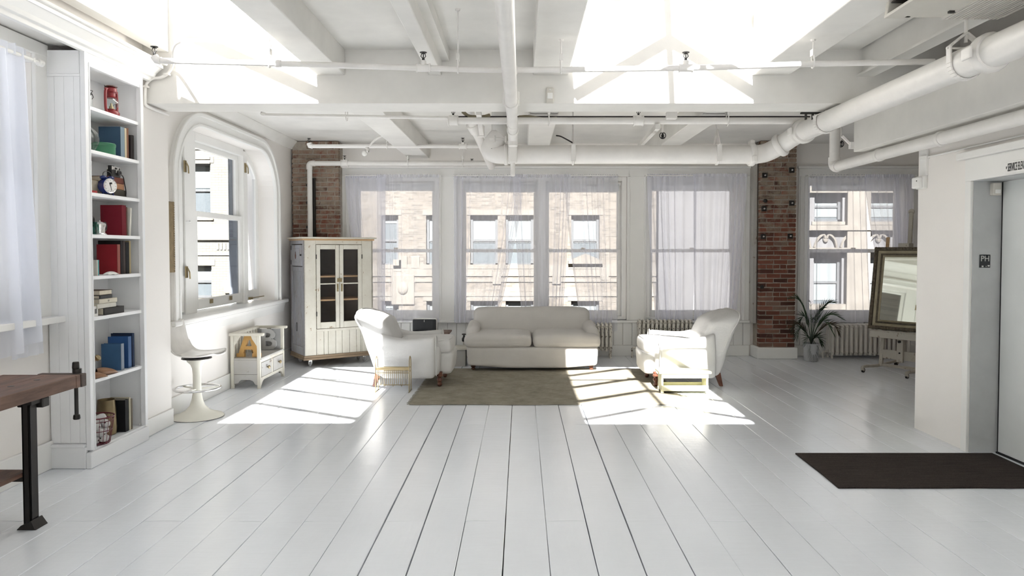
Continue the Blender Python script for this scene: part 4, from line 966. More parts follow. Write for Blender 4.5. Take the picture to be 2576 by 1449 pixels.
bx('base', M['trim'], (-.035,0,-.06,.06,-.055,.055), ws, .005); bx('nose', M['trim'], (-.065,-.03,-.045,.075,-.05,.045), ws, .01); MB().ball((-.066,-.01,.012), .005, n=6).build('button', M['dark'], ws)
tag(bx('cable_cover', M['trim'], (XR-.02, XR+.001, 6.12, 6.22, P(2337,443,6.19).z, 2.44), None, .003), 'flat white cable cover above the wall sensor', 'cable cover')
# lift opening: casing, jamb, door
tc = tag(thing('trim_7', 'white casing with a projecting cap round the elevator', 'door casing', (XR, YJ, 0)), kind='structure')
bx('head_board', M['trim'], (-.022,0,-1.95,.07,2.10,2.27), tc, .004); bx('head_cap', M['trim'], (-.06,0,-1.95,.13,2.27,2.325), tc, .006); bx('jamb_board', M['trim'], (-.02,0,.0,.07,0,2.10), tc, .004)
M['jamb'] = paint('grey_jamb_paint', (.52,.53,.53), .55, .12, 2.5, .12, 30)
struct(MB().box(XR+.002, XD+.05, YJ-.006, YJ+.01, 0, 2.10).box(XR, XD+.05, 3.6, YJ, 2.095, 2.11).build('trim_8', M['jamb']), 'grey painted steel jamb of the service elevator', 'door jamb')
dr = tag(thing('door_1', 'pale grey service elevator door', 'door', (XD, YJ-.02, 0)), kind='structure')
M['doorp'] = paint('door_paint', (.70,.72,.71), .4, .05, 2, .08, 40)
bx('leaf', M['doorp'], (-.012,.03,-1.85,-.012,.015,2.09), dr, .003); bx('shadow_gap', M['dark'], (-.002,.03,-.012,.02,0,2.09), dr); bx('threshold', M['steel'], (-.02,.03,-1.85,-.0,0,.013), dr)
MB().lathe([(0,0),(.008,0),(.008,.004),(0,.005)], (-.013,-.30,1.98), 10, Matrix.Rotation(-math.pi/2, 3, 'Y')).build('peephole', M['dark'], dr)
ds = tag(thing('door_contact', 'small pale box at the top of the elevator door gap', 'sensor', P(2505,477,YJ-.03)), None)
bx('housing', M['acw'], (-.035,.03,-.025,.02,-.045,.05), ds, .006); bx('lens', M['trim'], (-.02,.02,-.03,-.024,-.03,-.0), ds, .002)
def lettering(name, text, size, mat, loc, rot, parent=None, xs=1.0, ext=.0008):
    c = bpy.data.curves.new(name, 'FONT'); c.body = text; c.size = size; c.extrude = ext; c.align_x = 'CENTER'; c.align_y = 'CENTER'
    t = bpy.data.objects.new(name, c); COL.objects.link(t)
    dg = bpy.context.evaluated_depsgraph_get(); me = bpy.data.meshes.new_from_object(t.evaluated_get(dg))
    bpy.data.objects.remove(t); me.materials.clear(); me.materials.append(mat)
    o = bpy.data.objects.new(name, me); COL.objects.link(o); o.location = loc; o.rotation_euler = rot; o.scale = (xs, 1, 1)
    if parent is not None: o.parent = parent
    return o
M['black'] = plain('black_lettering', (.015,.015,.016), .5)
pp = P(2477, 657, YJ-.008)
ph = tag(thing('floor_sign', 'small black sign reading PH on the grey jamb', 'sign', pp), None)
bx('plate', plain('sign_black', (.02,.022,.025), .4), (-.042,.042,-.004,.0,-.05,.05), ph, .008)
lettering('letters', 'PH', .062, plain('sign_letters', (.62,.62,.58), .5), (.0,-.0052,.018), (math.pi/2,0,0), ph, .9)
MB().box(-.025,-.012,-.006,-.004,-.046,-.034).box(.005,.012,-.006,-.004,-.044,-.036).box(.02,.036,-.006,-.004,-.042,-.03).build('scratch', M['silver'], ph)
es = tag(thing('elevator_sign', 'white sign reading SERVICE ELEVATOR over the door', 'sign', (XR-.023, 4.965, 2.15)), None)
bx('plate', plain('sign_white', (.88,.87,.84), .4), (-.004,0,-.145,.145,-.042,.042), es, .006)
lt = lettering('letters', '\u2022 SERVICE ELEVATOR \u2022', .085, M['black'], (-.0052,0,0), (math.pi/2,0,-math.pi/2), es)
xs_ = [v.co.x for v in lt.data.vertices]; lt.scale = (.265/(max(xs_)-min(xs_)), .95, 1)
# ---------------------------------------------------------------- sofa and armchairs in loose slipcovers
def wr(p, a=.006, s=1.0, seed=0):
    """slack cloth: low folds running mostly sideways"""
    x, y, z = p; n = math.sin
    return a*(n(7*x*s+9*z+seed)+.7*n(-5*x*s+13*z+2.1*y+seed*2)+.5*n(17*z+6*y*s+seed*3))
def turned_leg(parent, x, y, h, r=.03, mat='walnut', bulbs=3):
    pr = [(r*.55, 0), (r*.7, .004)]
    for i in range(bulbs):
        z0 = h*(i+.1)/bulbs; z1 = h*(i+.9)/bulbs; k = .7+.3*(i+1)/bulbs
        pr += [(r*.68*k, z0), (r*k, (z0*.7+z1*.3)), (r*k, (z0*.3+z1*.7)), (r*.72*k, z1)]
    pr += [(r*.9, h), (r*.9, h+.02)]
    return MB().lathe(pr, (x, y, 0), 14).build('leg', M[mat], parent, smooth=True)
def make_armchair(label, loc, rz):
    """faces local +x; footprint about 1.0 x .78"""
    t = thing('armchair', label, 'armchair', loc, rz, 'white club armchairs'); c = 'slip'
    # base with skirt, runs back under the leaning backrest
    def base(p):
        x, y, z = p; k = (z+.17)/.34
        return (x+(-.11*k if x < 0 else .015*k)*min(1, abs(x)/.3)+wr(p,.004,1,1), y*(1+.015*k)+wr((p.y,p.x,p.z),.004,1,2), z+.008*math.sin(x*7)*(1-k))
    MB().rbox((.03, 0, .295), (.72, .72, .34), .05, 10, base).build('base', M[c], t, smooth=True)
    # front roll under the cushion
    MB().rbox((.43, 0, .265), (.17, .54, .27), .05, 8, lambda p: (p.x+.03*math.cos(p.y*4)*(.6+.4*(p.z+.13)/.27)+wr(p,.004), p.y, p.z)).build('front_panel', M[c], t, smooth=True)
    # thick back leaning backwards, soft top
    def back(p):
        x, y, z = p; k = (z+.29)/.58
        e = (abs(y)/.36)**3
        xx = x*(1-.10*k)+.02*math.sin(k*math.pi)*(1 if x > 0 else 0)
        return (xx-.235*k+wr(p,.006,1,3), y*(1+.05*k-.05*max(0, k-.8)/.2), z-.05*e*max(0, k-.6)/.4-.045*max(0, (x+.02)/.17)*max(0, k-.8)/.2+wr((y,x,z),.005,1,4))
    MB().rbox((-.215, 0, .575), (.35, .72, .58), .085, 12, back).build('backrest', M[c], t, smooth=True)
    MB().tube(smoothpath([(-.36,s_*.365,.40+.0*s_) for s_ in (-1,)]+[(-.44,-.372,.60),(-.535,-.37,.76),(-.56,-.30,.845),(-.565,0,.862),(-.56,.30,.845),(-.535,.37,.76),(-.44,.372,.60),(-.36,.365,.40)], 5), .006, 6).build('piping', M[c], t, smooth=True)
    # arms: low and fairly flat on top, scooped down from the back
    for s in (-1, 1):
        def arm(p, s=s):
            x, y, z = p; k = (x+.30)/.60; top = (z+.245)/.49
            dz = (.085*max(0, .45-k)**2*4-.016*math.sin(k*math.pi)+.018*k)*top
            return (x+wr((y,x,z),.004,1,5+s)+.02*top*(k > .9), y+.022*top*s*k+s*.010*math.sin(k*3)+wr(p,.005,1,6+s), z+dz)
        MB().rbox((.03, s*.338, .332), (.62, .15, .46), .048, 10, arm).build('armrest', M[c], t, smooth=True)
        MB().tube(smoothpath([(.355,s*.268,.16),(.36,s*.268,.42),(.355,s*.29,.555),(.35,s*.345,.584),(.355,s*.405,.55),(.36,s*.418,.36),(.36,s*.412,.14)], 5), .006, 6).build('piping', M[c], t, smooth=True)
    # seat cushion, overhanging in front
    def cush(p):
        x, y, z = p; m = max(0, 1-(2*x/.62)**4)*max(0, 1-(2*y/.54)**4)
        return (x+.02*math.cos(y*5)*(x > .2), y*(1+.10*max(0, x-.12)/.2), z+(.026*m if z > 0 else -.006*m)+wr(p,.003,1.2,8)+.02*max(0, x)/.3)
    cu = MB().rbox((.19, 0, .432), (.64, .54, .165), .055, 10, cush).build('seat_cushion', M[c], t, smooth=True)
    for z in (.368, .512): MB().tube([(.19+.315*math.copysign(abs(math.cos(a))**.35, math.cos(a)), .268*math.copysign(abs(math.sin(a))**.35, math.sin(a)), z+.02*max(0, math.cos(a))) for a in [2*math.pi*i/48 for i in range(48)]], .0055, 6, closed=True).build('piping', M[c], cu, smooth=True)
    for s in (-1, 1):
        turned_leg(t, .385, s*.29, .15, .036)
        MB().hexa([(-.385,s*.29-.02,0),(-.345,s*.29-.02,0),(-.345,s*.29+.02,0),(-.385,s*.29+.02,0),(-.35,s*.29-.03,.16),(-.28,s*.29-.03,.16),(-.28,s*.29+.03,.16),(-.35,s*.29+.03,.16)]).build('leg', M['walnut'], t, bevel=.006)
    return t
make_armchair('white slipcovered armchair at left, beside the brass rack', (-1.32, 8.46, 0.009), 0)
make_armchair('white slipcovered armchair at right, behind the cream bench', (1.93, 8.46, 0.009), math.pi)
def make_sofa():
    t = thing('sofa', 'pale slipcovered two-seat sofa under the wide window', 'sofa', (.145, 9.63, .009)); c = 'sofac'
    def base(p):
        x, y, z = p; k = (z+.125)/.25
        pull = .012*math.sin(x*9+z*14)*(1-k)
        return (x*(1-.015*(1-k)), y-(.02*math.sin(x*3+1)*.5+pull if y < 0 else 0)+wr(p,.004,1.2,2), z+(.018*(x/.85)**2-.012*math.cos(x*2.2))*(1-k))
    MB().rbox((0, -.03, .175), (1.70, .82, .26), .035, 14, base).build('base', M[c], t, smooth=True)
    def back(p):
        x, y, z = p; k = (z+.27)/.54
        return (x*(1+.01*k), y+.13*k+wr(p,.003,.6,3), z-.05*max(0, abs(x)-.66)/.14*max(0, k-.5)+.004*math.sin(x*5))
    MB().rbox((0, .22, .50), (1.60, .22, .54), .075, 12, back).build('backrest', M[c], t, smooth=True)
    for s in (-1, 1):
        def arm(p, s=s):
            x, y, z = p; k = (.38-y)/.76; top = (z+.26)/.52
            return (x+s*.012*top+wr(p,.003,1,4), y, z+.04*(1-k)*top-.02*k*top+wr((y,x,z),.003,1,5))
        MB().rbox((s*.775, .06, .325), (.18, .64, .49), .085, 9, arm).build('armrest', M[c], t, smooth=True)
        def cush(p, s=s):
            x, y, z = p; m = max(0, 1-(2*x/.78)**4)*max(0, 1-(2*y/.66)**4)
            e = (.016*math.cos(x*4) if s > 0 else .006*math.cos(x*4))
            return (x+wr(p,.002)+s*.075*max(0, s*x/.39)*(y < -.17), y-(.02*math.cos(x*3.4) if y < 0 else 0), z+(.022*m+e if z > 0 else -.014*m-.006)+wr(p,.0028,1,7+s))
        cu = MB().rbox((s*.408, -.10, .385), (.80, .68, .155), .06, 11, cush).build('seat_cushion', M[c], t, smooth=True)
        MB().tube([(s*.408+.385*math.copysign(abs(math.cos(a))**.3, math.cos(a)), -.10+.335*math.copysign(abs(math.sin(a))**.3, math.sin(a))-.012, .335) for a in [2*math.pi*i/60 for i in range(60)]], .0055, 6, closed=True).build('piping', M[c], cu, smooth=True)
        for y in (-.33, .36): turned_leg(t, s*.77, y, .06, .032, 'walnut', 2)
make_sofa()
# ---------------------------------------------------------------- rug, door mat
def rug_material():
    m, nt, b = nodemat('faded_rug'); v = texco(nt); v2 = texco(nt, (3, 60, 1)); 
    r = ramp(nt, [(.30, (.12,.11,.085)), (.5, (.29,.265,.21)), (.68, (.42,.38,.31))])
    a = nt.nodes.new('ShaderNodeMath'); a.operation = 'MULTIPLY_ADD'; a.inputs[1].default_value = .5
    nt.links.new(noise(nt, v2, 1.6, 6, .7), a.inputs[0])
    h = nt.nodes.new('ShaderNodeMath'); h.operation = 'MULTIPLY'; h.inputs[1].default_value = .5
    nt.links.new(noise(nt, v, 4.5, 9, .78), h.inputs[0]); nt.links.new(h.outputs[0], a.inputs[2]); nt.links.new(a.outputs[0], r.inputs['Fac'])
    sp = ramp(nt, [(.70, (0,0,0)), (.74, (.6,.6,.6))]); nt.links.new(noise(nt, texco(nt, (1,2.2,1)), 5.5, 2), sp.inputs['Fac'])
    nt.links.new(mixc(nt, sp.outputs['Color'], r.outputs['Color'], (.16,.075,.055)), b.inputs['Base Color'])
    b.inputs['Roughness'].default_value = .95; b.inputs['Specular IOR Level'].default_value = .1
    bump(nt, b, noise(nt, texco(nt, (1,5,1)), 120, 2), .5, .005); return m
RX0, RX1, RY0, RY1 = -1.135, 1.70, 7.20, 9.40
M['rug'] = rug_material()
def rugfn(u, v):
    x = (RX1-RX0)*(u-.5); y = (RY1-RY0)*(v-.5)
    e = .010*math.sin(y*6)+.006*math.sin(y*23); f = .006*math.sin(x*5)
    lift = .006*(max(0, u-.985)/.015+max(0, .015-u)/.015)*(.5+.5*math.sin(y*11))
    return (x+(e if u > .5 else -e*.6)*abs(2*u-1)**8, y+f*abs(2*v-1)**8, .0075+lift*.5+.0006*math.sin(x*9)*math.sin(y*7))
rg = tag(MB().grid(rugfn, 70, 50).build('rug', M['rug'], None, smooth=True, loc=((RX0+RX1)/2, (RY0+RY1)/2, .001)), 'large worn olive-brown rug in front of the sofa', 'rug')
sd = rg.modifiers.new('thick', 'SOLIDIFY'); sd.thickness = .006; sd.offset = -1
fr = MB(); q = random.Random(3)
for e in (RX0, RX1):
    y = RY0+.02
    while y < RY1: 
        s = 1 if e > 0 else -1; l = .02+.02*q.random()
        fr.bar((e-(RX0+RX1)/2-s*.004, y-(RY0+RY1)/2, .004), (e-(RX0+RX1)/2+s*l, y-(RY0+RY1)/2+q.uniform(-.008,.008), .0025), .004, .002); y += .016
tag(fr.build('fringe', M['rug'], rg), kind='stuff')
def mat_material():
    m, nt, b = nodemat('door_mat_pile'); v = texco(nt, (1,14,1)); r = ramp(nt, [(.3, (.022,.018,.016)), (.7, (.075,.062,.055))])
    a = nt.nodes.new('ShaderNodeMath'); a.operation = 'MULTIPLY_ADD'; a.inputs[1].default_value = .5
    nt.links.new(noise(nt, v, 4, 5, .7), a.inputs[0]); h = nt.nodes.new('ShaderNodeMath'); h.operation = 'MULTIPLY'; h.inputs[1].default_value = .5
    n2 = noise(nt, texco(nt), 190, 2); nt.links.new(n2, h.inputs[0]); nt.links.new(h.outputs[0], a.inputs[2]); nt.links.new(a.outputs[0], r.inputs['Fac'])
    nt.links.new(r.outputs['Color'], b.inputs['Base Color']); b.inputs['Roughness'].default_value = 1; b.inputs['Specular IOR Level'].default_value = .05
    bump(nt, b, n2, .8, .006); return m
tag(MB().prism([(2.105,5.455),(2.098,4.95),(2.085,4.66),(3.60,4.66),(3.62,5.455)], 'z', .001, .013).build('door_mat', mat_material(), None, bevel=.004), 'dark brown door mat lying at the elevator', 'door mat')

# ---------------------------------------------------------------- brass magazine rack
def magazine_rack():
    t = thing('magazine_rack', 'brass wire magazine rack beside the left armchair', 'magazine rack', (-1.42, 7.92, 0)); r = .0055; L, D = .185, .075
    for s in (-1, 1):
        x = s*L
        MB().tube(smoothpath([(x,-D,.0),(x,-D*.9,.09),(x,-D*.8,.30),(x,-D*.55,.365),(x,0,.39),(x,D*.55,.365),(x,D*.8,.30),(x,D*.9,.09),(x,D,.0)], 5), r, 8).build('end_hoop', M['brass'], t, smooth=True)
        MB().tube([(x,-D-.03,.004),(x,D+.03,.004)], r, 8).build('foot_rail', M['brass'], t, smooth=True)
    for y, z in ((-D*.8,.26),(D*.8,.26),(-D*.85,.215),(D*.85,.215),(0,.07)): MB().tube([(-L,y,z),(L,y,z)], r*.9, 8).build('rail', M['brass'], t, smooth=True)
    bx('name_bar', M['brass'], (-L, L, -D*.86, -D*.8, .245, .275), t, .002)
    for i in range(1, 8):
        x = -L+2*L*i/8
        MB().tube(smoothpath([(x,-D*.82,.26),(x,-D*.84,.12),(x,-D*.5,.065+.012*(i % 2)),(x,D*.5,.065+.012*(i % 2)),(x,D*.84,.12),(x,D*.82,.26)], 4), r*.6, 6).build('wire', M['brass'], t, smooth=True)
magazine_rack()
# cream bench in front of the right chair
def cream_bench():
    t = thing('low_bench', 'small cream painted bench in front of the right armchair', 'bench', (1.785, 7.86, .009)); m = M['worncream']
    MB().box(-.285,.285,-.125,.125,.215,.240).build('top', m, t, bevel=.004)
    for s in (-1, 1):
        MB().box(s*.245-.011, s*.245+.011, -.10, .10, .02, .215).build('side_board', m, t, bevel=.003)
        for y in (-.085, .085): MB().box(s*.245-.016, s*.245+.016, y-.016, y+.016, 0, .045).build('foot', M['worncream'], t, bevel=.004)
    for y, z0, z1 in ((-.104,.165,.215),(-.104,.025,.085),(.104,.165,.215),(.104,.025,.085)): MB().box(-.256,.256,y-.008,y+.008,z0,z1).build('rail', m, t, bevel=.003)
    MB().box(-.234,.234,-.096,.096,.03,.042).build('lower_shelf', m, t, bevel=.002)
cream_bench()
# ---------------------------------------------------------------- side table, speaker, low box behind the left chair
def side_table():
    t = thing('side_table', 'small dark wood table carrying the black speaker', 'side table', (-1.27, 10.12, 0)); m = M['walnut']
    MB().box(-.27,.27,-.19,.19,.395,.42).build('top', M['bench'], t, bevel=.006)
    MB().box(-.24,.24,-.165,.165,.30,.395).build('apron', M['bench'], t, bevel=.003)
    MB().box(-.20,.20,-.172,-.165,.315,.38).build('drawer', M['bench'], t, bevel=.003)
    for x in (-.235, .235):
        for y in (-.16, .16): MB().hexa([(x-.012,y-.012,0),(x+.012,y-.012,0),(x+.012,y+.012,0),(x-.012,y+.012,0),(x-.02,y-.02,.31),(x+.02,y-.02,.31),(x+.02,y+.02,.31),(x-.02,y+.02,.31)]).build('leg', m, t)
side_table()
sp_ = thing('speaker', 'black wireless speaker with white rim on the side table', 'speaker', (-1.36, 10.08, .42))
MB().rbox((0,.02,.093), (.345,.15,.185), .03, 6).build('body', M['trim'], sp_, smooth=True)
MB().rbox((0,-.052,.093), (.33,.03,.17), .014, 6).build('grille', plain('black_grille', (.012,.014,.017), .6), sp_, smooth=True)
bx('logo_bar', M['silver'], (-.003,.003,-.069,-.066,.14,.17), sp_)
wbx = thing('low_box', 'low whitewashed wooden box left of the sofa', 'box', (-.90, 9.75, 0))
MB().box(-.17,.17,-.16,.16,.225,.25).build('lid', M['wornwhite'], wbx, bevel=.004); MB().box(-.15,.15,-.14,.14,0,.225).build('body', M['worngrey'], wbx, bevel=.003)
bx('slot', M['dark'], (-.03,.04,-.161,-.155,.235,.24), wbx)
vv = thing('radiator_valve', 'dark radiator valve standing left of the sofa', 'valve', (-.80, 9.98, 0))
MB().cyl((0,0,0),(0,0,.30),.014,n=10).build('pipe', M['radiator'], vv); MB().lathe([(.022,.29),(.03,.30),(.03,.34),(.018,.35),(.012,.38),(.03,.385),(.03,.40),(0,.405)], (0,0,0), 12).build('valve_body', M['steel'], vv, smooth=True)

# ---------------------------------------------------------------- radiators
def radiator(label, x0, x1, y, z0, z1, n, mat, cols=3, ncol=None):
    t = thing('radiator', label, 'radiator', ((x0+x1)/2, y, 0)); w = (x1-x0)/n; d = .058
    mb = MB(); r = w*.33
    for c in range(cols):
        yy = (c-(cols-1)/2)*d
        mb.tube(smoothpath([(0,yy,z0+.02),(0,yy,z0+.06),(0,yy,z1-.05),(0,yy*.9,z1-.015)], 3), [r*.8]*3+[r]*4+[r*.9]*3, 9)
    mb.tube([(0,-d*(cols-1)/2-.012,z1-.035),(0,-d*(cols-1)/2,z1-.008),(0,0,z1),(0,d*(cols-1)/2,z1-.008),(0,d*(cols-1)/2+.012,z1-.035)], r*.95, 9)
    mb.tube([(0,-d*(cols-1)/2-.01,z0+.05),(0,-d*(cols-1)/2,z0+.02),(0,d*(cols-1)/2,z0+.02),(0,d*(cols-1)/2+.01,z0+.05)], r*.95, 9)
    me = mb.mesh('radiator_section', M[mat], True)
    for i in range(n):
        o = bpy.data.objects.new('radiator_section', me); COL.objects.link(o); o.parent = t; o.location = (x0+w*(i+.5)-(x0+x1)/2, 0, 0)
    hx = (x1-x0)/2
    for z in (z0+.045, z1-.045): MB().cyl((-hx,0,z),(hx,0,z),w*.34,n=10).build('header_pipe', M[mat], t, smooth=True)
    for x in (-hx+w/2, hx-w/2):
        for s in (-1, 1): MB().hexa([(x-.012,s*.07-.014,0),(x+.012,s*.07-.014,0),(x+.012,s*.07+.014,0),(x-.012,s*.07+.014,0),(x-.014,s*.055-.014,z0+.05),(x+.014,s*.055-.014,z0+.05),(x+.014,s*.055+.014,z0+.05),(x-.014,s*.055+.014,z0+.05)]).build('foot', M[mat], t)
    MB().tube([(-hx,0,z0+.045),(-hx-.06,0,z0+.045),(-hx-.07,0,z0+.03),(-hx-.07,0,0)], .016, 8).build('feed_pipe', M[mat], t, smooth=True)
    return t
radiator('chipped white radiator half hidden by the sofa', .62, 1.325, 10.38, .10, .50, 12, 'radiator')
radiator('chipped white radiator behind the right armchair', 1.69, 2.49, 10.40, .10, .545, 13, 'radiator')
radiator('smooth cream radiator between the palm and the easel', 4.46, 5.62, 10.38, .05, .485, 17, 'radclean', 4)

# ---------------------------------------------------------------- white cabinet on castors
def cabinet():
    a = math.radians(33.7); W_, D_ = .965, .62; DR = .40      # shallower at the right, where the window is
    t = thing('display_cabinet', 'tall worn white cabinet with glass doors on castors', 'cabinet', (-2.885, 9.50, 0), a)   # origin: front left corner; front along +x, depth along +y
    m, g = M['wornwhite'], M['greywood']; z0, z1 = .155, 1.70
    foot = lambda g: [(-g,-g),(W_+g,-g),(W_+g,DR+g*.5),(.42,D_+g*.3),(-g,D_+g*.3)]
    slab = lambda nm, mt, g, z0_, z1_, bv=0: MB().prism(foot(g), 'z', z0_, z1_).build(nm, mt, t, bevel=bv)
    slab('base_board', M['oldwood'], .02, .095, .125, .006)
    slab('base_moulding', M['oldwood'], .012, .125, .155, .006)
    # carcass
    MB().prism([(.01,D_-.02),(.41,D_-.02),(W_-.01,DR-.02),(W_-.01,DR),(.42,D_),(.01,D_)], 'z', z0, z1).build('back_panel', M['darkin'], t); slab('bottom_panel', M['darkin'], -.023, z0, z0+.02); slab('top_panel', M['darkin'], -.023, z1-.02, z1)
    bx('side_panel', m, (W_-.022, W_, .0, DR, z0, z1), t, .003)
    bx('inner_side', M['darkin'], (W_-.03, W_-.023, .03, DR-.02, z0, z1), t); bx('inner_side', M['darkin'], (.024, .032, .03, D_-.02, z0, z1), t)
    bx('stile', m, (0, .16, -.0, .022, z0, z1), t, .003); bx('stile', m, (W_-.16, W_, -.0, .022, z0, z1), t, .003)
    bx('top_rail', m, (.16, W_-.16, 0, .022, z1-.055, z1), t, .003)
    # left side: frame, beadboards, small door with a pear cut-out
    for b in ((0,.02,0,.07,z0,z1),(0,.02,D_-.07,D_,z0,z1),(0,.02,.07,D_-.07,z0,z0+.11),(0,.02,.07,D_-.07,1.285,1.345),(0,.02,.07,D_-.07,z1-.05,z1)): bx('side_frame', g, b, t, .003)
    y = .07
    while y < D_-.08: bx('side_board', g, (.006, .018, y, y+.068, z0+.11, 1.285), t, .004); y += .0715
    sdr = bx('side_door', g, (-.012, .012, .085, D_-.085, 1.355, 1.64), t, .003)
    for i in range(4): bx('door_board', g, (-.016, -.010, .17+.075*i, .238+.075*i, 1.40, 1.595), sdr, .002)
    pear = [(.022*math.sin(q)*(1 if math.cos(q) < .2 else .62), .05*-math.cos(q)*-1) for q in [2*math.pi*i/20 for i in range(20)]]
    MB().prism([(.32+p[0], 1.50+p[1]) for p in pear], 'x', -.019, -.0155).build('pear_cutout', plain('rust_inside', (.12,.05,.03), .8), sdr)
    bx('turn_button', M['dark'], (-.022, -.010, .075, .115, 1.49, 1.515), sdr, .003)
    for z in (1.40, 1.60): bx('hinge', M['dark'], (-.016, .0, D_-.09, D_-.075, z-.03, z+.03), sdr)
    MB().tube([(-.004, .33+.04*math.sin(q)*.5, .52+.06*math.cos(q)) for q in [2*math.pi*i/18 for i in range(18)]], .003, 5, closed=True).build('scratch_mark', M['dark'], t)
    # lower beadboard panel in front
    bx('lower_rail', m, (.16, W_-.16, -.012, .022, .47, .505), t, .004)
    x = .165; ws_ = [.10,.06,.105,.09,.105,.10,.06,.06]
    for i, w in enumerate(ws_):
        if x+w > W_-.155: w = W_-.158-x
        if w > .02: bx('front_board', m, (x, x+w-.004, .002, .016, z0, .47), t, .003); x += w
    # doors
    xm = W_/2
    for s, (xa, xb_) in ((-1, (.165, xm-.003)), (1, (xm+.003, W_-.165))):
        d = thing('door', None, None, (0,0,0)); d.parent = t
        b0, b1 = .51, 1.64; f = .052; 
        MB().box(xa, xa+f, -.012, .014, b0, b1).box(xb_-f, xb_, -.012, .014, b0, b1).box(xa+f, xb_-f, -.012, .014, b1-.06, b1).box(xa+f, xb_-f, -.012, .014, b0, b0+.085).build('door_frame', M['wornwhite'], d, bevel=.004)
        bx('glazing_bar', m, (xa+f, xb_-f, -.008, .010, 1.105, 1.12), d)
        bx('glass_pane', M['glass'], (xa+f, xb_-f, .000, .003, b0+.085, b1-.06), d)
        for z in (b0+.2, b1-.16): bx('hinge', M['dark'], ((xa-.008 if s < 0 else xb_-.004), (xa+.004 if s < 0 else xb_+.008), -.018, -.008, z-.03, z+.03), d)
        hx_ = xb_-.026 if s < 0 else xa+.026
        MB().tube(smoothpath([(hx_,-.014,1.10),(hx_,-.03,1.085),(hx_,-.032,1.055),(hx_,-.03,1.03),(hx_,-.014,1.015)], 4), .006, 7).box(hx_-.010,hx_+.010,-.017,-.012,1.005,1.11).build('pull_handle', M['brass'], d, smooth=False)
    MB().box(xm-.035, xm+.03, -.024, -.012, 1.135, 1.185).cyl((xm+.005,-.024,1.16),(xm+.005,-.036,1.16),.009,n=8).build('latch', M['brass'], t, bevel=.002)
    for z in (1.22, .90): slab('inner_shelf', M['oak'], -.035, z-.022, z, .002)
    # top
    slab('cornice', M['oak'], .02, z1, z1+.022, .006); slab('top_board', M['wornwhite'], .045, z1+.022, z1+.045, .006)
    for x, y in ((.10,.09),(W_-.1,.09),(.1,D_-.08),(W_-.1,DR-.08)):
        c_ = MB().box(x-.018,x+.018,y-.022,y+.022,.068,.095).box(x-.022,x-.017,y-.012,y+.012,.03,.08).box(x+.017,x+.022,y-.012,y+.012,.03,.08).build('castor', M['silver'], t)
        MB().lathe([(.012,-.013),(.034,-.012),(.038,-.004),(.038,.004),(.034,.012),(.012,.013)], (x,y,.038), 18, Matrix.Rotation(math.pi/2, 3, 'Y')).build('wheel', plain('grey_wheel', (.45,.45,.46), .35), c_, smooth=True)
cabinet()

# ---------------------------------------------------------------- bar stool
def bar_stool():
    t = thing('bar_stool', 'white moulded bar stool with chrome ring beside the pier', 'bar stool', (-3.05, 6.70, 0)); 
    M['shell'] = plain('white_plastic_shell', (.83,.81,.77), .25); M['stem'] = paint('cream_enamel', (.80,.785,.70), .25, .05, 4, .03)
    pr = [(.235,0),(.237,.006),(.225,.016),(.17,.034),(.11,.062),(.07,.105),(.05,.16),(.040,.22),(.037,.30),(.037,.40),(.042,.46),(.055,.495),(.085,.525),(.09,.545),(.06,.55)]
    MB().lathe(pr, (0,0,0), 36).build('pedestal', M['stem'], t, smooth=True)
    MB().lathe([(.0,.0),(.236,.0),(.238,.004),(.0,.0042)], (0,0,0), 36).build('base_rim', M['dark'], t)
    MB().tube([(.20*math.cos(a), .20*math.sin(a), .272) for a in [2*math.pi*i/44 for i in range(44)]], .0115, 10, closed=True).build('foot_ring', M['chrome'], t, smooth=True)
    for a in (.5, 2.6, 4.7): MB().bar((.03*math.cos(a), .03*math.sin(a), .265), (.195*math.cos(a), .195*math.sin(a), .268), .018, .012).build('ring_spoke', M['stem'], t)
    MB().lathe([(.11,.548),(.135,.552),(.13,.565),(.05,.568)], (0,0,0), 20).build('seat_plate', M['steel'], t, smooth=True)
    SP = [(p.x, p.z) for p in smoothpath([(x, 0, z) for x, z in ((.24,.595),(.20,.592),(.10,.578),(0,.572),(-.09,.582),(-.155,.625),(-.195,.70),(-.22,.78),(-.235,.85),(-.24,.90))], 8)]
    def shell(u, v):                       # v along the profile from the front lip over the seat up the back; u across
        k = 2*u-1
        x, z = SP[min(72, int(round(v*72)))]
        hw = .205*(1-.30*max(0, 1-v*6)**2)*(1-.25*max(0, v-.6)/.4)
        y = k*hw; rise = .028*abs(k)**2.5*(1-.2*v)
        return (x+(.045*abs(k)**2.2*min(1, max(0, v-.4)*2.2))-.03*abs(k)**3*max(0, 1-v*5), y, z+rise*(1 if v < .65 else .3)+.016*(-.35*0+0))
    sh = MB().grid(shell, 20, 36).build('seat_shell', M['shell'], t, smooth=True)
    m = sh.modifiers.new('thick', 'SOLIDIFY'); m.thickness = .012; m.offset = 0
    pad = MB().grid(lambda u, v: tuple(Vector(shell(.12+.76*u, .06+.42*v))+Vector((0,0,.010+.016*math.sin(math.pi*u)**.4*math.sin(math.pi*v)**.4))), 14, 16).build('seat_pad', M['shell'], t, smooth=True)
bar_stool()

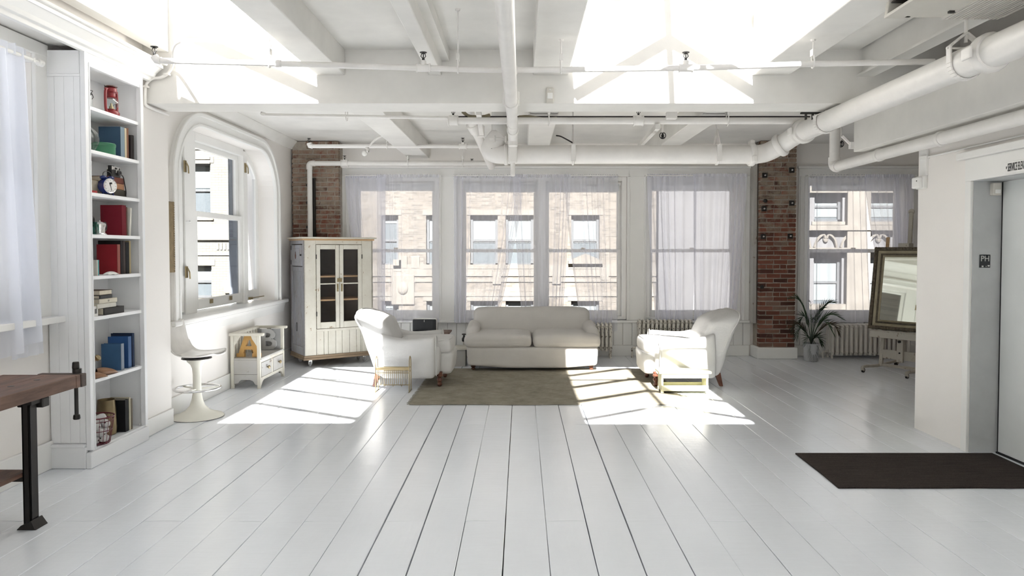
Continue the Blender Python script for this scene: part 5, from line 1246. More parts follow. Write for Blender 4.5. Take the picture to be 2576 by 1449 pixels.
# ---------------------------------------------------------------- child's settle with drawers, the letters
def settle():
    t = thing('toy_bench', 'small worn white bench with two drawers under the window', 'bench', (-3.285, 8.05, 0)); m, g = M['wornwhite'], M['worngrey']
    W_, L = .335, .83     # x depth, y length; front faces +x
    for x, y in ((0,0),(W_-.035,0),(0,L-.035),(W_-.035,L-.035)): MB().box(x, x+.035, y, y+.035, 0, .60).build('corner_post', m, t, bevel=.003)
    bx('seat_board', g, (.0, W_, .01, L-.01, .325, .345), t, .003)
    bx('arm_rail', m, (-.012, W_+.04, -.012, .045, .60, .632), t, .006); bx('arm_rail', m, (-.012, W_+.04, L-.045, L+.012, .60, .632), t, .006); bx('back_rail', m, (-.012, .04, .045, L-.045, .60, .632), t, .005)
    for i in range(9): bx('back_slat', m, (.004, .018, .06+.085*i, .10+.085*i, .345, .60), t, .002)
    bx('side_slat', m, (.13,.18,L-.03,L-.015,.345,.60), t, .002)
    for y0 in (.006, L-.03):
        MB().prism([(.035,.16),(W_-.035,.16),(W_-.035,.04),(W_-.06,.045),(W_-.085,.085),(W_-.12,.10),(.12,.10),(.10,.085),(.085,.062),(.035,.055)], 'y', y0, y0+.022).build('lower_side_board', g, t, bevel=.002)
        bx('upper_side_board', g, (.035, W_-.035, y0, y0+.022, .163, .325), t, .002)
    for s in (0, 1): MB().prism([(.035,.60),(.105,.60),(.09,.56),(.05,.50),(.035,.48)] if s == 0 else [(W_-.035,.60),(W_-.105,.60),(W_-.09,.56),(W_-.05,.50),(W_-.035,.48)], 'y', .008, .026).build('corner_bracket', m, t, bevel=.002)
    xf = W_-.006
    MB().prism([(.035,.12),(L-.035,.12),(L-.035,.03),(L-.06,.035),(L-.09,.07),(L-.14,.085),(.14,.085),(.10,.07),(.06,.03),(.035,.02)], 'x', xf-.02, xf).build('front_apron', m, t, bevel=.002)
    bx('front_rail', m, (xf-.02, xf, .035, L-.035, .29, .325), t, .002); bx('front_rail', m, (xf-.02, xf, L/2-.02, L/2+.02, .12, .29), t, .002)
    for ya_ in (.05, L/2+.025):
        d = bx('drawer', g, (xf-.05, xf+.006, ya_, ya_+L/2-.078, .125, .288), t, .004)
        MB().lathe([(.008,0),(.008,.012),(.02,.02),(.022,.03),(.012,.038),(0,.04)], (xf+.006, ya_+(L/2-.078)/2, .215), 12, Matrix.Rotation(math.pi/2, 3, 'Y')).build('knob', M['brass'], d, smooth=True)
settle()
def letter(name, ch, label, h, depth, mat, loc, rz, tilt=0.0, bold=.012):
    c = bpy.data.curves.new(name, 'FONT'); c.body = ch; c.size = 1; c.extrude = depth/2/h*.72; c.offset = bold
    o = bpy.data.objects.new(name, c); COL.objects.link(o); dg = bpy.context.evaluated_depsgraph_get()
    me = bpy.data.meshes.new_from_object(o.evaluated_get(dg)); bpy.data.objects.remove(o)
    ys = [v.co.y for v in me.vertices]; xs = [v.co.x for v in me.vertices]; k = h/(max(ys)-min(ys)); mx, my = (max(xs)+min(xs))/2, min(ys)
    for v in me.vertices: v.co = ((v.co.x-mx)*k, v.co.z*k, (v.co.y-my)*k)
    me.materials.clear(); me.materials.append(mat)
    o = bpy.data.objects.new(name, me); COL.objects.link(o); o.location = loc; o.rotation_euler = (tilt, 0, rz)
    for p in me.polygons: p.use_smooth = False
    return tag(o, label, 'letter')
def slab_A():
    """fat slab-serif A"""
    t = Vector((0,0,0)); h, d = .27, .045
    m = paint('ochre_letter_paint', (.56,.33,.11), .6, .15, 6, .1)
    o = thing('letter_block', 'ochre wooden letter A standing on the toy bench', 'letter', (-3.12, 8.17, .346), 0, rot=(-.12, 0, .0))
    mb = MB()
    out = [(-.135,0),(-.135,.045),(-.112,.055),(-.045,h),(.045,h),(.112,.055),(.135,.045),(.135,0),(.045,0),(.045,.045),(.060,.05),(.052,.085),(-.052,.085),(-.060,.05),(-.045,.045),(-.045,0)]
    # left stroke, right stroke, top, bar, serifs as one outline cut in convex pieces
    for poly in ([(-.135,0),(-.045,0),(-.045,.042),(-.135,.042)], [(.045,0),(.135,0),(.135,.042),(.045,.042)], [(-.112,.042),(-.058,.042),(-.012,.2),(-.014,h),(-.045,h)], [(.112,.042),(.045,h),(.014,h),(.012,.2),(.058,.042)], [(-.014,.19),(.014,.19),(.014,h),(-.014,h)], [(-.055,.082),(.055,.082),(.042,.122),(-.042,.122)]):
        mb.prism([(x, z) for x, z in poly], 'y', -d/2, d/2)
    mb.build('body', m, o)
slab_A()
letter('letter_block', 'B', 'grey metal letter B against the far end of the toy bench', .255, .035, plain('grey_letter_metal', (.40,.40,.39), .5, .3), (-3.09, 8.745, .347), 0.0, -.04, .022)
tag(bx('tin_plate', plain('grey_zinc', (.30,.30,.295), .6, .3), (-3.24, -2.965, 8.775, 8.785, .35, .60)), 'grey zinc plate behind the letter B', 'plate')
fg = thing('wooden_figure', 'small brown wooden animal figure behind the letter A', 'figurine', (-3.13, 8.36, .346), .6); fm = M['oak']
MB().ball((0,0,.07), .045, .8, .75, 1.55, 12).ball((0,0,.155), .03, .9, .8, 1.3, 10).ball((.03,0,.20), .026, 1.5, .8, .85, 10).cyl((.0,.012,.21),(-.012,.022,.255),.008,.003,7).cyl((.0,-.012,.21),(-.012,-.022,.255),.008,.003,7).ball((.03,.03,.03),.03,1,.6,1,8).ball((.03,-.03,.03),.03,1,.6,1,8).tube([(.03,.02,.11),(.05,.02,.05),(.055,.022,.0)],.011,7).tube([(.03,-.02,.11),(.05,-.02,.05),(.055,-.022,.0)],.011,7).build('body', fm, fg, smooth=True)
# carved panel on the wall behind the pier
cpn = thing('carved_panel', 'narrow carved gilt panel hanging beside the round-cornered window', 'panel', (XL, 6.62, 1.36)); M['gilt'] = paint('dull_gilt', (.28,.21,.12), .6, .3, 14, .4, 60, metal=.3)
bx('board', M['gilt'], (0,.07,-.16,.085,0,.66), cpn, .006)
for i in range(30): MB().ball((.066, .085, .012+.022*i), .014, .8, .9, .9, 6).build('bead', M['gilt'], cpn, smooth=True)
# ---------------------------------------------------------------- built-in bookcase
BY0, BY1, BXF, BXB = 5.105, 5.885, -3.10, -3.385
SH = [2.607, 2.296, 1.987, 1.684, 1.381, 1.082, .626, .128]     # shelf tops
def bookcase():
    t = thing('bookcase', 'tall white built-in bookcase left of the pier', 'bookcase', (BXF, BY0, 0)); m = M['case']; Lx = lambda x: x-BXF; D = BXB-BXF; L = BY1-BY0
    bx('back_panel', m, (D-.01, D, .02, L, .1, 2.98), t)
    bx('side_panel', m, (D, -.022, .012, .03, .13, 2.98), t); bx('side_panel', m, (D, -.02, L-.025, L, .1, 2.98), t)
    x = D+.005
    for i in range(4): bx('side_board', m, (x, min(x+.0682, -.03), .004, .014, .18, 2.80), t, .0025); x += .069
    bx('upper_side_panel', m, (D, -.03, .002, .014, 2.82, 2.985), t, .003); bx('upper_rail', m, (D, -.025, -.003, .014, 2.80, 2.82), t, .003)
    bx('front_stile', m, (-.024, .012, -.003, .045, .13, 2.978), t, .003); bx('front_stile', m, (-.02, .012, L-.04, L, .13, 2.98), t, .003)
    bx('inner_bead', m, (-.02, .018, .04, .05, .13, 2.91), t, .003); bx('inner_bead', m, (-.02, .018, L-.05, L-.04, .13, 2.91), t, .003)
    bx('header_board', m, (-.02, .010, .045, L-.04, 2.885, 2.98), t, .003); bx('top_panel', m, (D, -.02, .03, L-.025, 2.91, 2.93), t)
    for z in SH: bx('shelf', m, (D+.005, -.004, .03, L-.025, z-.026, z), t, .003)
    bx('plinth', m, (D-.0, -.005, .002, L-.002, 0, .10), t); bx('base_front', m, (-.02, .02, -.018, L, 0, .115), t, .006); bx('base_side', m, (D, -.021, -.018, .01, 0, .155), t, .005); bx('base_cap', m, (D, -.026, -.026, .012, .155, .175), t, .005)
    return t
bookcase()
EPS = .0012
def book_standing(label, y, th, h, d, col, z, x_front=-3.135, lean=0.0, pages=True, edge=None, group=None):
    """spine towards the room; y is the near face"""
    t = thing('book', label, 'book', (x_front, y, z+EPS), rot=(lean, 0, 0), group=group)
    m = plain('book_cloth', col, .7, 0, .25); c = .003
    MB().box(-d, 0, 0, c, 0, h).box(-d, 0, th-c, th, 0, h).build('cover', m, t, bevel=.001)
    bx('spine', m if not edge else plain('book_spine', edge, .7, 0, .25), (-.003, .003, 0, th, 0, h), t, .001)
    bx('pages', M['paper'], (-d+.006, -.003, c, th-c, .004, h-.005), t)
    return t
M['paper'] = paint('book_paper', (.66,.60,.48), .8, .1, 20, .3, 200)
def book_lying(label, y0, y1, x0, x1, z, th, col, spine='x', edge=None, rz=0.0, text=None, group=None):
    t = thing('book', label, 'book', ((x0+x1)/2, (y0+y1)/2, z+EPS), rz, group=group); hx, hy = (x1-x0)/2, (y1-y0)/2
    m = plain('book_cloth', col, .7, 0, .25); c = .003
    MB().box(-hx, hx, -hy, hy, 0, c).box(-hx, hx, -hy, hy, th-c, th).build('cover', m, t, bevel=.001)
    if spine == 'x': MB().rbox((hx-.002, 0, th/2), (.010, 2*hy, th), .004, 3).build('spine', m if not edge else plain('book_spine', edge, .7), t, smooth=True)
    bx('pages', M['paper'], (-hx+.005, hx-.004, -hy+.005, hy-.005, c, th-c), t)
    if text: lettering('spine_lettering', text, th*.6, plain('spine_ink', (.75,.70,.55) if sum(col) < .6 else (.08,.07,.06), .6), (hx+.0034, 0, th/2), (math.pi/2, 0, math.pi/2), t, .9)
    return t
# --- top shelf: lantern, clip jar
def lantern():
    z = SH[0]; t = thing('hurricane_lantern', 'red hurricane lantern on the top shelf', 'lantern', (-3.17, 5.57, z)); red = plain('red_enamel', (.22,.014,.018), .35); t.scale = (.9,.94,.80)
    MB().lathe([(.05,0),(.062,.004),(.064,.03),(.055,.045),(.03,.055),(.03,.065)], (0,0,0), 22).build('fuel_tank', red, t, smooth=True)
    MB().lathe([(.034,.062),(.036,.07),(.05,.10),(.054,.125),(.046,.155),(.036,.172)], (0,0,0), 22).build('glass_globe', M['bottle'], t, smooth=True)
    MB().lathe([(.018,.06),(.018,.085),(.008,.10),(.008,.12)], (0,0,0), 12).build('burner', M['brass'], t, smooth=True)
    MB().lathe([(.04,.17),(.042,.176),(.034,.185),(.034,.215),(.04,.222),(.046,.23),(.044,.262),(.03,.275)], (0,0,0), 22).build('chimney', red, t, smooth=True)
    MB().lathe([(.046,.276),(.05,.28),(.035,.288),(.012,.294),(0,.295)], (0,0,0), 20).build('cap', M['walnut'], t, smooth=True)
    for s in (-1, 1):
        MB().tube(smoothpath([(0,s*.055,.02),(0,s*.078,.05),(0,s*.083,.14),(0,s*.080,.215),(0,s*.066,.245),(0,s*.042,.248)], 5), .0115, 10).build('side_tube', red, t, smooth=True)
        MB().ball((0,s*.083,.245), .009, n=6).build('bail_ear', red, t)
    MB().tube([(.034,-.034,.09),(.056,0,.125),(.034,.034,.155)], .0025, 5).tube([(.034,.034,.09),(.056,0,.125),(.034,-.034,.155)], .0025, 5).build('globe_guard', M['silver'], t)
    MB().tube(smoothpath([(0,-.085,.24),(-.02,-.06,.31-.03),(-.03,0,.22),(-.02,.06,.28),(0,.085,.24)], 5), .0025, 5).build('bail_handle', M['steel'], t)
lantern()
def clip_jar():
    t = thing('clip_jar', 'small glass clip jar at the left of the top shelf', 'jar', (-3.16, 5.235, SH[0]))
    MB().lathe([(.036,0),(.04,.004),(.04,.075),(.03,.092),(.03,.10)], (0,0,0), 18).build('body', M['bottle'], t, smooth=True)
    MB().lathe([(.032,.102),(.034,.106),(.034,.115),(.02,.125),(0,.127)], (0,0,0), 18).build('lid', M['bottle'], t, smooth=True)
    MB().tube([(.034*math.cos(a), .034*math.sin(a), .098) for a in [2*math.pi*i/16 for i in range(16)]], .0028, 5, closed=True).tube([(.034,.0,.098),(.04,.012,.12),(.0,.0,.132),(-.036,0,.10)], .0024, 5).tube([(.036,.01,.10),(.044,.012,.075),(.04,.004,.06)], .0024, 5).build('wire_clip', M['steel'], t)
clip_jar()
# --- second shelf: decanter, tin, books
def decanter():
    t = thing('decanter', 'ribbed glass decanter with a ball stopper on the second shelf', 'decanter', (-3.185, 5.265, SH[1])); n = 36; vs = []
    pr = [(.04,0),(.055,.01),(.075,.05),(.083,.09),(.075,.13),(.05,.16),(.024,.178),(.02,.19),(.024,.205),(.03,.212)]
    def fn(u, v):
        i = min(int(v*(len(pr)-1)), len(pr)-2); f = v*(len(pr)-1)-i; r = pr[i][0]*(1-f)+pr[i+1][0]*f; z = pr[i][1]*(1-f)+pr[i+1][1]*f
        a = 2*math.pi*u; rr = r*(1+(.05*math.cos(18*(a+v*1.6)) if v < .7 else 0)); return (rr*math.cos(a), rr*math.sin(a), z)
    MB().grid(fn, 108, 24, True).build('body', M['bottle'], t, smooth=True)
    MB().lathe([(.014,.195),(.016,.215),(.026,.228),(.034,.25),(.026,.275),(.01,.288),(0,.289)], (0,0,0), 18).build('stopper', M['bottle'], t, smooth=True)
decanter()
gt = thing('round_tin', 'round green enamel tin with lid on the second shelf', 'tin', (-3.19, 5.49, SH[1])); gm = plain('green_enamel', (.035,.17,.085), .3)
MB().lathe([(.078,0),(.082,.003),(.082,.068),(.0,.068)], (0,0,0), 30).build('body', gm, gt, smooth=True); MB().lathe([(.084,.062),(.085,.065),(.085,.082),(.078,.088),(0,.089)], (0,0,0), 30).build('lid', gm, gt, smooth=True)
z = SH[1]
book_standing('tall blue book on the second shelf', 5.625, .055, .238, .17, (.055,.10,.17), z, edge=(.19,.25,.30))
book_standing('thin cream book beside the tall blue book', 5.683, .026, .237, .17, (.55,.47,.33), z)
book_standing('rust red book between the cream and black books', 5.712, .026, .242, .17, (.25,.06,.04), z, edge=(.2,.10,.06))
book_standing('black book on the second shelf', 5.765, .022, .195, .16, (.03,.025,.025), z, lean=-.02)
book_standing('black book nearest the right end of the second shelf', 5.792, .024, .198, .16, (.04,.035,.033), z, lean=-.01)
# --- third shelf: stacked books, clock, camera
z = SH[2]
book_lying('dark ribbed book at the bottom under the tan book on the clock shelf', 5.455, 5.70, -3.34, -3.135, z, .052, (.045,.04,.03), rz=.03)
book_lying('tan book in the middle of the stack behind the blue clock', 5.46, 5.675, -3.34, -3.14, z+.0535, .045, (.36,.185,.10))
book_lying('red-brown leather book under the camera', 5.45, 5.68, -3.34, -3.14, z+.1, .046, (.15,.05,.035))
book_lying('old tan book lying at the back left of the blue clock', 5.30, 5.44, -3.34, -3.20, z, .11, (.40,.28,.15), spine=None)
tag(MB().prism([(-.02,0),(.02,0),(.02,.015),(-.02,.018)], 'y', -.05, .05).build('red_booklet', plain('red_card', (.35,.03,.03), .6), None, loc=(-3.13, 5.215, z+EPS)), 'small red booklet at the left end of the clock shelf', 'booklet')
def clock():
    t = thing('alarm_clock', 'blue alarm clock with a white dial in front of the stacked books', 'clock', (-3.12, 5.42, z), rz=math.radians(-22)); b = plain('cobalt_enamel', (.008,.02,.12), .25)
    Mx = Matrix.Rotation(math.pi/2, 3, 'Y')     # axis along +x
    MB().lathe([(.0,-.045),(.045,-.045),(.058,-.035),(.062,.0),(.058,.022),(.05,.026)], (0,0,.066), 28, Mx).build('case', b, t, smooth=True)
    MB().lathe([(.0,.022),(.048,.022),(.05,.0275),(.0,.0276)], (0,0,.066), 28, Mx).build('dial', M['paperwhite'], t)
    MB().lathe([(.047,.027),(.052,.030),(.056,.024),(.047,.022)], (0,0,.066), 28, Mx).build('bezel', M['silver'], t, smooth=True)
    d = MB(); 
    for i in range(12):
        a = math.pi/6*i; d.bar((.0282,.040*math.sin(a),.066+.040*math.cos(a)), (.0282,.045*math.sin(a),.066+.045*math.cos(a)), .003, .001, (1,0,0))
    d.build('hour_marks', M['black'], t)
    MB().bar((.029,0,.066),(.029,-.010,.066+.024),.005,.001,(1,0,0)).bar((.029,0,.066),(.029,.008,.066-.036),.0035,.001,(1,0,0)).build('hands', M['black'], t); MB().bar((.029,-.01,.083),(.029,.012,.087),.014,.0008,(1,0,0)).build('alarm_dial', M['black'], t)
    for s in (-1, 1): MB().ball((-.008, s*.03, .128), .026, 1, 1, .62, 10).build('bell', b, t, smooth=True); MB().cyl((0,s*.035,.02),(.0,s*.045,0),.005,n=8).build('foot', b, t)
    MB().tube(smoothpath([(-.008,-.035,.135),(-.008,-.03,.165),(-.008,0,.178),(-.008,.03,.165),(-.008,.035,.135)], 4), .003, 6).build('handle', M['dark'], t)
M['paperwhite'] = plain('white_dial', (.8,.79,.76), .4)
clock()
def camera_obj():
    t = thing('camera', 'small silver and black film camera on the stacked books', 'camera', (-3.155, 5.56, z+.1475), rz=0.03)
    MB().box(-.02,.02,-.062,.062,0,.052).build('body', M['dark'], t, bevel=.004); bx('top_plate', M['silver'], (-.02,.021,-.058,.066,.052,.078), t, .004); bx('front_plate', M['silver'], (.02,.024,-.005,.062,.03,.052), t, .002)
    MB().lathe([(.022,0),(.023,.018),(.019,.022),(.012,.015),(0,.014)], (.02,.018,.032), 18, Matrix.Rotation(math.pi/2,3,'Y')).build('lens', M['dark'], t, smooth=True)
    bx('viewfinder', M['dark'], (.02,.0225,.035,.052,.058,.072), t); bx('light_window', M['dark'], (.02,.0225,-.02,.01,.058,.072), t); MB().box(-.012,.018,-.062,-.02,.0,.085).build('grip', M['dark'], t, bevel=.004)
    MB().tube(smoothpath([(.015,.062,.03),(.03,.08,.01),(.03,.10,-.04),(.03,.12,-.10),(.025,.125,-.135)], 5), .0045, 6).build('strap', M['dark'], t)
camera_obj()
# --- fourth shelf
z = SH[3]
book_standing('big dark red book on the fourth shelf', 5.622, .062, .238, .165, (.20,.012,.025), z, edge=(.16,.012,.022))
book_standing('thin brown book behind the big dark red book', 5.688, .014, .225, .165, (.12,.06,.045), z)
book_standing('white book leaning at the right of the fourth shelf', 5.725, .024, .225, .165, (.66,.64,.58), z, lean=-.10)
def coffee_pot():
    t = thing('silver_pot', 'small silver pot with a ring handle on the fourth shelf', 'pot', (-3.14, 5.34, z))
    MB().lathe([(.038,0),(.04,.004),(.034,.012),(.036,.05),(.042,.075),(.040,.082),(.02,.095),(.006,.098),(.006,.106),(0,.108)], (0,0,0), 22).build('body', M['silver'], t, smooth=True)
    MB().tube([(.0,.062+.022*math.cos(a), .062+.032*math.sin(a)) for a in [2*math.pi*i/18 for i in range(18)]], .0055, 7, closed=True).ball((.004,.062,.062), .012, n=7).build('handle', M['dark'], t, smooth=True)
    MB().tube([(0,.036,.02),(0,.06,.012),(0,.085,.0)], .006, 6).build('spout', M['silver'], t)
coffee_pot()
dt = thing('gadget', 'black gadget with a round top at the left of the fourth shelf', 'gadget', (-3.21, 5.285, z))
MB().lathe([(.045,0),(.048,.01),(.03,.03),(.024,.09)], (0,0,0), 16).build('base', M['steel'], dt, smooth=True); MB().ball((0,0,.125), .045, 1.1, 1.1, .8, 10).build('head', M['dark'], dt, smooth=True); MB().tube(smoothpath([(.0,.03,.14),(.02,.055,.12),(.02,.05,.06)], 4), .011, 8).build('receiver', M['dark'], dt, smooth=True)
tg = thing('green_glass', 'small green glass tumbler at the left of the fourth shelf', 'glass', (-3.13, 5.225, z)); MB().lathe([(.028,0),(.03,.003),(.035,.09),(.033,.09),(.027,.006)], (0,0,0), 16).build('tumbler', glassm('green_glass', (.45,.75,.68)), tg, smooth=True)
# --- fifth shelf
z = SH[4]
book_standing('bright red book on the fifth shelf', 5.555, .036, .232, .16, (.26,.015,.022), z, edge=(.30,.10,.08))
book_standing('tall black book behind the bright red book', 5.60, .03, .262, .175, (.018,.014,.014), z)
book_standing('dark brown book on the fifth shelf', 5.634, .032, .262, .175, (.06,.045,.042), z)
book_standing('black book with a pale label on the fifth shelf', 5.673, .045, .25, .175, (.012,.012,.013), z)
book_standing('tan book at the right end of the fifth shelf row', 5.722, .022, .262, .175, (.36,.29,.17), z)
book_standing('thin pale booklet at the left of the fifth shelf', 5.255, .014, .115, .10, (.58,.56,.50), z, x_front=-3.12)
book_standing('small teal booklet at the left of the fifth shelf', 5.271, .013, .115, .10, (.10,.36,.37), z, x_front=-3.12)
gl = thing('glass_dome', 'small clear glass dome at the left end of the fifth shelf', 'glass', (-3.19, 5.23, z)); MB().lathe([(.04,0),(.042,.004),(.042,.08),(.03,.115),(.01,.125),(0,.126)], (0,0,0), 18).build('dome', M['bottle'], gl, smooth=True)
sd_ = thing('shell_dish', 'flat white shell dish in front of the bright red book', 'dish', (-3.13, 5.455, z)); MB().grid(lambda u, v: (.05*v*math.cos(6.283*u)*.9, .075*v*math.sin(6.283*u), .004+.022*(1-v**2)+.002*math.sin(6.283*u*9)*v), 40, 8, True).build('shell', M['paperwhite'], sd_, smooth=True)
# --- sixth shelf: five lying books and a card box
z = SH[5]
for (lab, y0, y1, x0, th, col, sp_x, txt) in (
    ('dark grey book at the bottom of the five-book stack', 5.33, 5.60, -3.36, .052, (.045,.042,.04), 'x', None),
    ('off-white book second from the bottom of the five-book stack', 5.26, 5.50, -3.34, .034, (.58,.56,.50), 'x', None),
    ('cream book numbered 63 in the middle of the five-book stack', 5.28, 5.515, -3.34, .034, (.60,.56,.46), 'x', '63'),
    ('black and white book second from the top of the five-book stack', 5.29, 5.45, -3.32, .026, (.05,.05,.05), 'x', None),
    ('tan paged book on top of the five-book stack', 5.29, 5.455, -3.32, .036, (.10,.07,.05), None, None)):
    bk = book_lying(lab, y0, y1, x0, -3.12 if 'bottom of' not in lab or 'second' in lab else -3.115, z, th, col, spine=sp_x, text=txt); z += th+.0012
    if lab.startswith('dark grey'):
        for i in range(5): MB().box(.1225,.1235,-.10+.028*i,-.078+.028*i,.018,.036).build('gold_tooling', M['brass'], bk)
bc = thing('card_box', 'small card box with a barcode label left of the stacked books', 'box', (-3.16, 5.255, SH[5])); bx('body', M['paperwhite'], (-.03,.03,-.028,.028,0,.075), bc, .002)
for i in range(7): bx('label_bar', M['steel'], (.0300,.0306,-.014+.004*i,-.0125+.004*i+.001*(i % 2),.02,.055), bc)
# --- seventh shelf: shoe lasts, wooden viewer, blue books
z = SH[6]
book_standing('short blue book on the seventh shelf', 5.585, .038, .208, .155, (.05,.115,.22), z, edge=(.26,.30,.36))
book_standing('taller blue book behind the short blue book', 5.685, .045, .252, .16, (.035,.10,.26), z, edge=(.08,.15,.30))
book_standing('tan and navy book at the back of the seventh shelf', 5.745, .03, .272, .17, (.02,.035,.075), z)
def shoe_last(label, loc, rz, k):
    t = thing('shoe_last', label, 'shoe last', loc, rz, 'shoe lasts on the seventh shelf')
    def fn(u, v):
        x = -.10+.20*v; a = 2*math.pi*u; w = .034*(math.sin(math.pi*min(1, max(.02, (v*.96+.03))))**.55)*(1+.15*math.cos(v*6)); h = .055*(1-v)**.8+.022*math.sin(math.pi*min(1, v+.02))**.5
        return (x*k, w*math.cos(a)*k, max(0, (.5+.5*math.sin(a)))*h*k)
    MB().grid(fn, 20, 24, True).build('body', M['lastwood'], t, smooth=True)
    MB().cyl((-.06*k,0,.045*k), (-.06*k,0,.056*k), .008*k, n=8).build('peg_hole', M['brass'], t)
M['lastwood'] = wood('shoe_last_wood', (.20,.10,.05), (.32,.17,.085), .4)
shoe_last('brown wooden shoe last nearest the blue books', (-3.14, 5.40, z), 1.35, 1.0)
shoe_last('brown wooden shoe last at the left shelf edge', (-3.09-.03, 5.245, z), 1.2, .82)
wv = thing('wooden_viewer', 'turned wooden viewer with brass lens on a stand, seventh shelf', 'viewer', (-3.20, 5.27, z))
MB().cyl((0,0,0),(0,0,.10),.006,n=8).lathe([(.04,0),(.042,.006),(.01,.014)], (0,0,0), 14).build('stand', M['brass'], wv)
MB().obox((0,.015,.145), .05, .10, .055, Matrix.Rotation(-.6, 3, 'X')).build('body', M['lastwood'], wv, bevel=.012); MB().lathe([(.022,0),(.024,.02),(.016,.026),(0,.02)], (.02,.065,.13), 14, Matrix.Rotation(.9, 3, 'Y')).build('lens', M['brass'], wv, smooth=True); MB().lathe([(.02,0),(.022,.012),(0,.016)], (.02,.0,.17), 14, Matrix.Rotation(.9, 3, 'Y')).build('eyepiece', M['brass'], wv, smooth=True)
# --- bottom shelf: brass shell vase, wire basket of white bobbins, books
z = SH[7]
bv = thing('brass_vase', 'tall dull brass vase behind the red basket', 'vase', (-3.24, 5.555, z)); MB().lathe([(.05,0),(.068,.006),(.072,.06),(.068,.16),(.062,.27),(.064,.275),(.060,.275),(.058,.26),(.05,.10),(.04,.02),(0,.018)], (0,0,0), 26).build('body', metalm('dull_brass', (.27,.21,.12), .45), bv, smooth=True)
book_standing('black book beside the brass vase', 5.625, .048, .255, .15, (.012,.012,.012), z)
book_standing('thin cream book right of the black book on the bottom shelf', 5.685, .02, .262, .155, (.55,.50,.38), z)
book_standing('old mottled book at the right of the bottom shelf row', 5.71, .022, .245, .15, (.16,.13,.09), z)
def basket():
    c = Vector((-3.165, 5.295, z)); t = thing('wire_basket', 'dark red wire basket full of white bobbins on the bottom shelf', 'basket', c); rm = plain('red_wire', (.13,.012,.022), .4); r0, r1, h = .085, .118, .20
    rr = lambda k: r0+(r1-r0)*k**.8
    for k, th in ((0,.0025),(.05,.0025),(.5,.0028),(.86,.0028),(1,.005)):
        MB().tube([(rr(k)*math.cos(a), rr(k)*math.sin(a), .004+h*k) for a in [2*math.pi*i/36 for i in range(36)]], th, 6, closed=True).build('hoop', rm, t, smooth=True)
    for i in range(22):
        a = 2*math.pi*i/22
        MB().tube(smoothpath([(.02*math.cos(a),.02*math.sin(a),.004),(r0*.97*math.cos(a),r0*.97*math.sin(a),.004),(rr(.1)*math.cos(a),rr(.1)*math.sin(a),.024),(rr(.5)*math.cos(a),rr(.5)*math.sin(a),.104),(rr(1)*math.cos(a),rr(1)*math.sin(a),.204)], 3), .0018, 5).build('wire', rm, t)
    q = random.Random(12); n = 0
    for zz, ring_, ph in ((.040,.048,.2),(.092,.055,.9),(.145,.060,.4),(.185,.02,0)):
        for k in range(4 if ring_ > .03 else 1):
            a = ph+math.pi/2*k; p = c+Vector((ring_*math.cos(a), ring_*math.sin(a), zz))
            Mr = Euler((q.uniform(-.5,.5), math.pi/2+q.uniform(-.5,.5), a+q.uniform(.6,1.6))).to_matrix()
            L = .038 if ring_ > .03 else .05
            top = ring_ < .03; b = thing('bobbin', 'long white bobbin lying on top in the red wire basket' if top else 'white thread bobbin packed below the topmost one in the red basket', 'bobbin', p, group=None if top else 'bobbins in the wire basket')
            MB().lathe([(.007,-L),(.014,-L*.97),(.023,-L*.82),(.029,-L*.5),(.031,0),(.029,L*.5),(.023,L*.82),(.014,L*.97),(.007,L)], (0,0,0), 14, Mr).build('thread', M['slip'], b, smooth=True)
            MB().lathe([(.0,-L-.002),(.006,-L-.002),(.006,L+.002),(0,L+.002)], (0,0,0), 10, Mr).build('core', M['steel'], b); n += 1
basket()

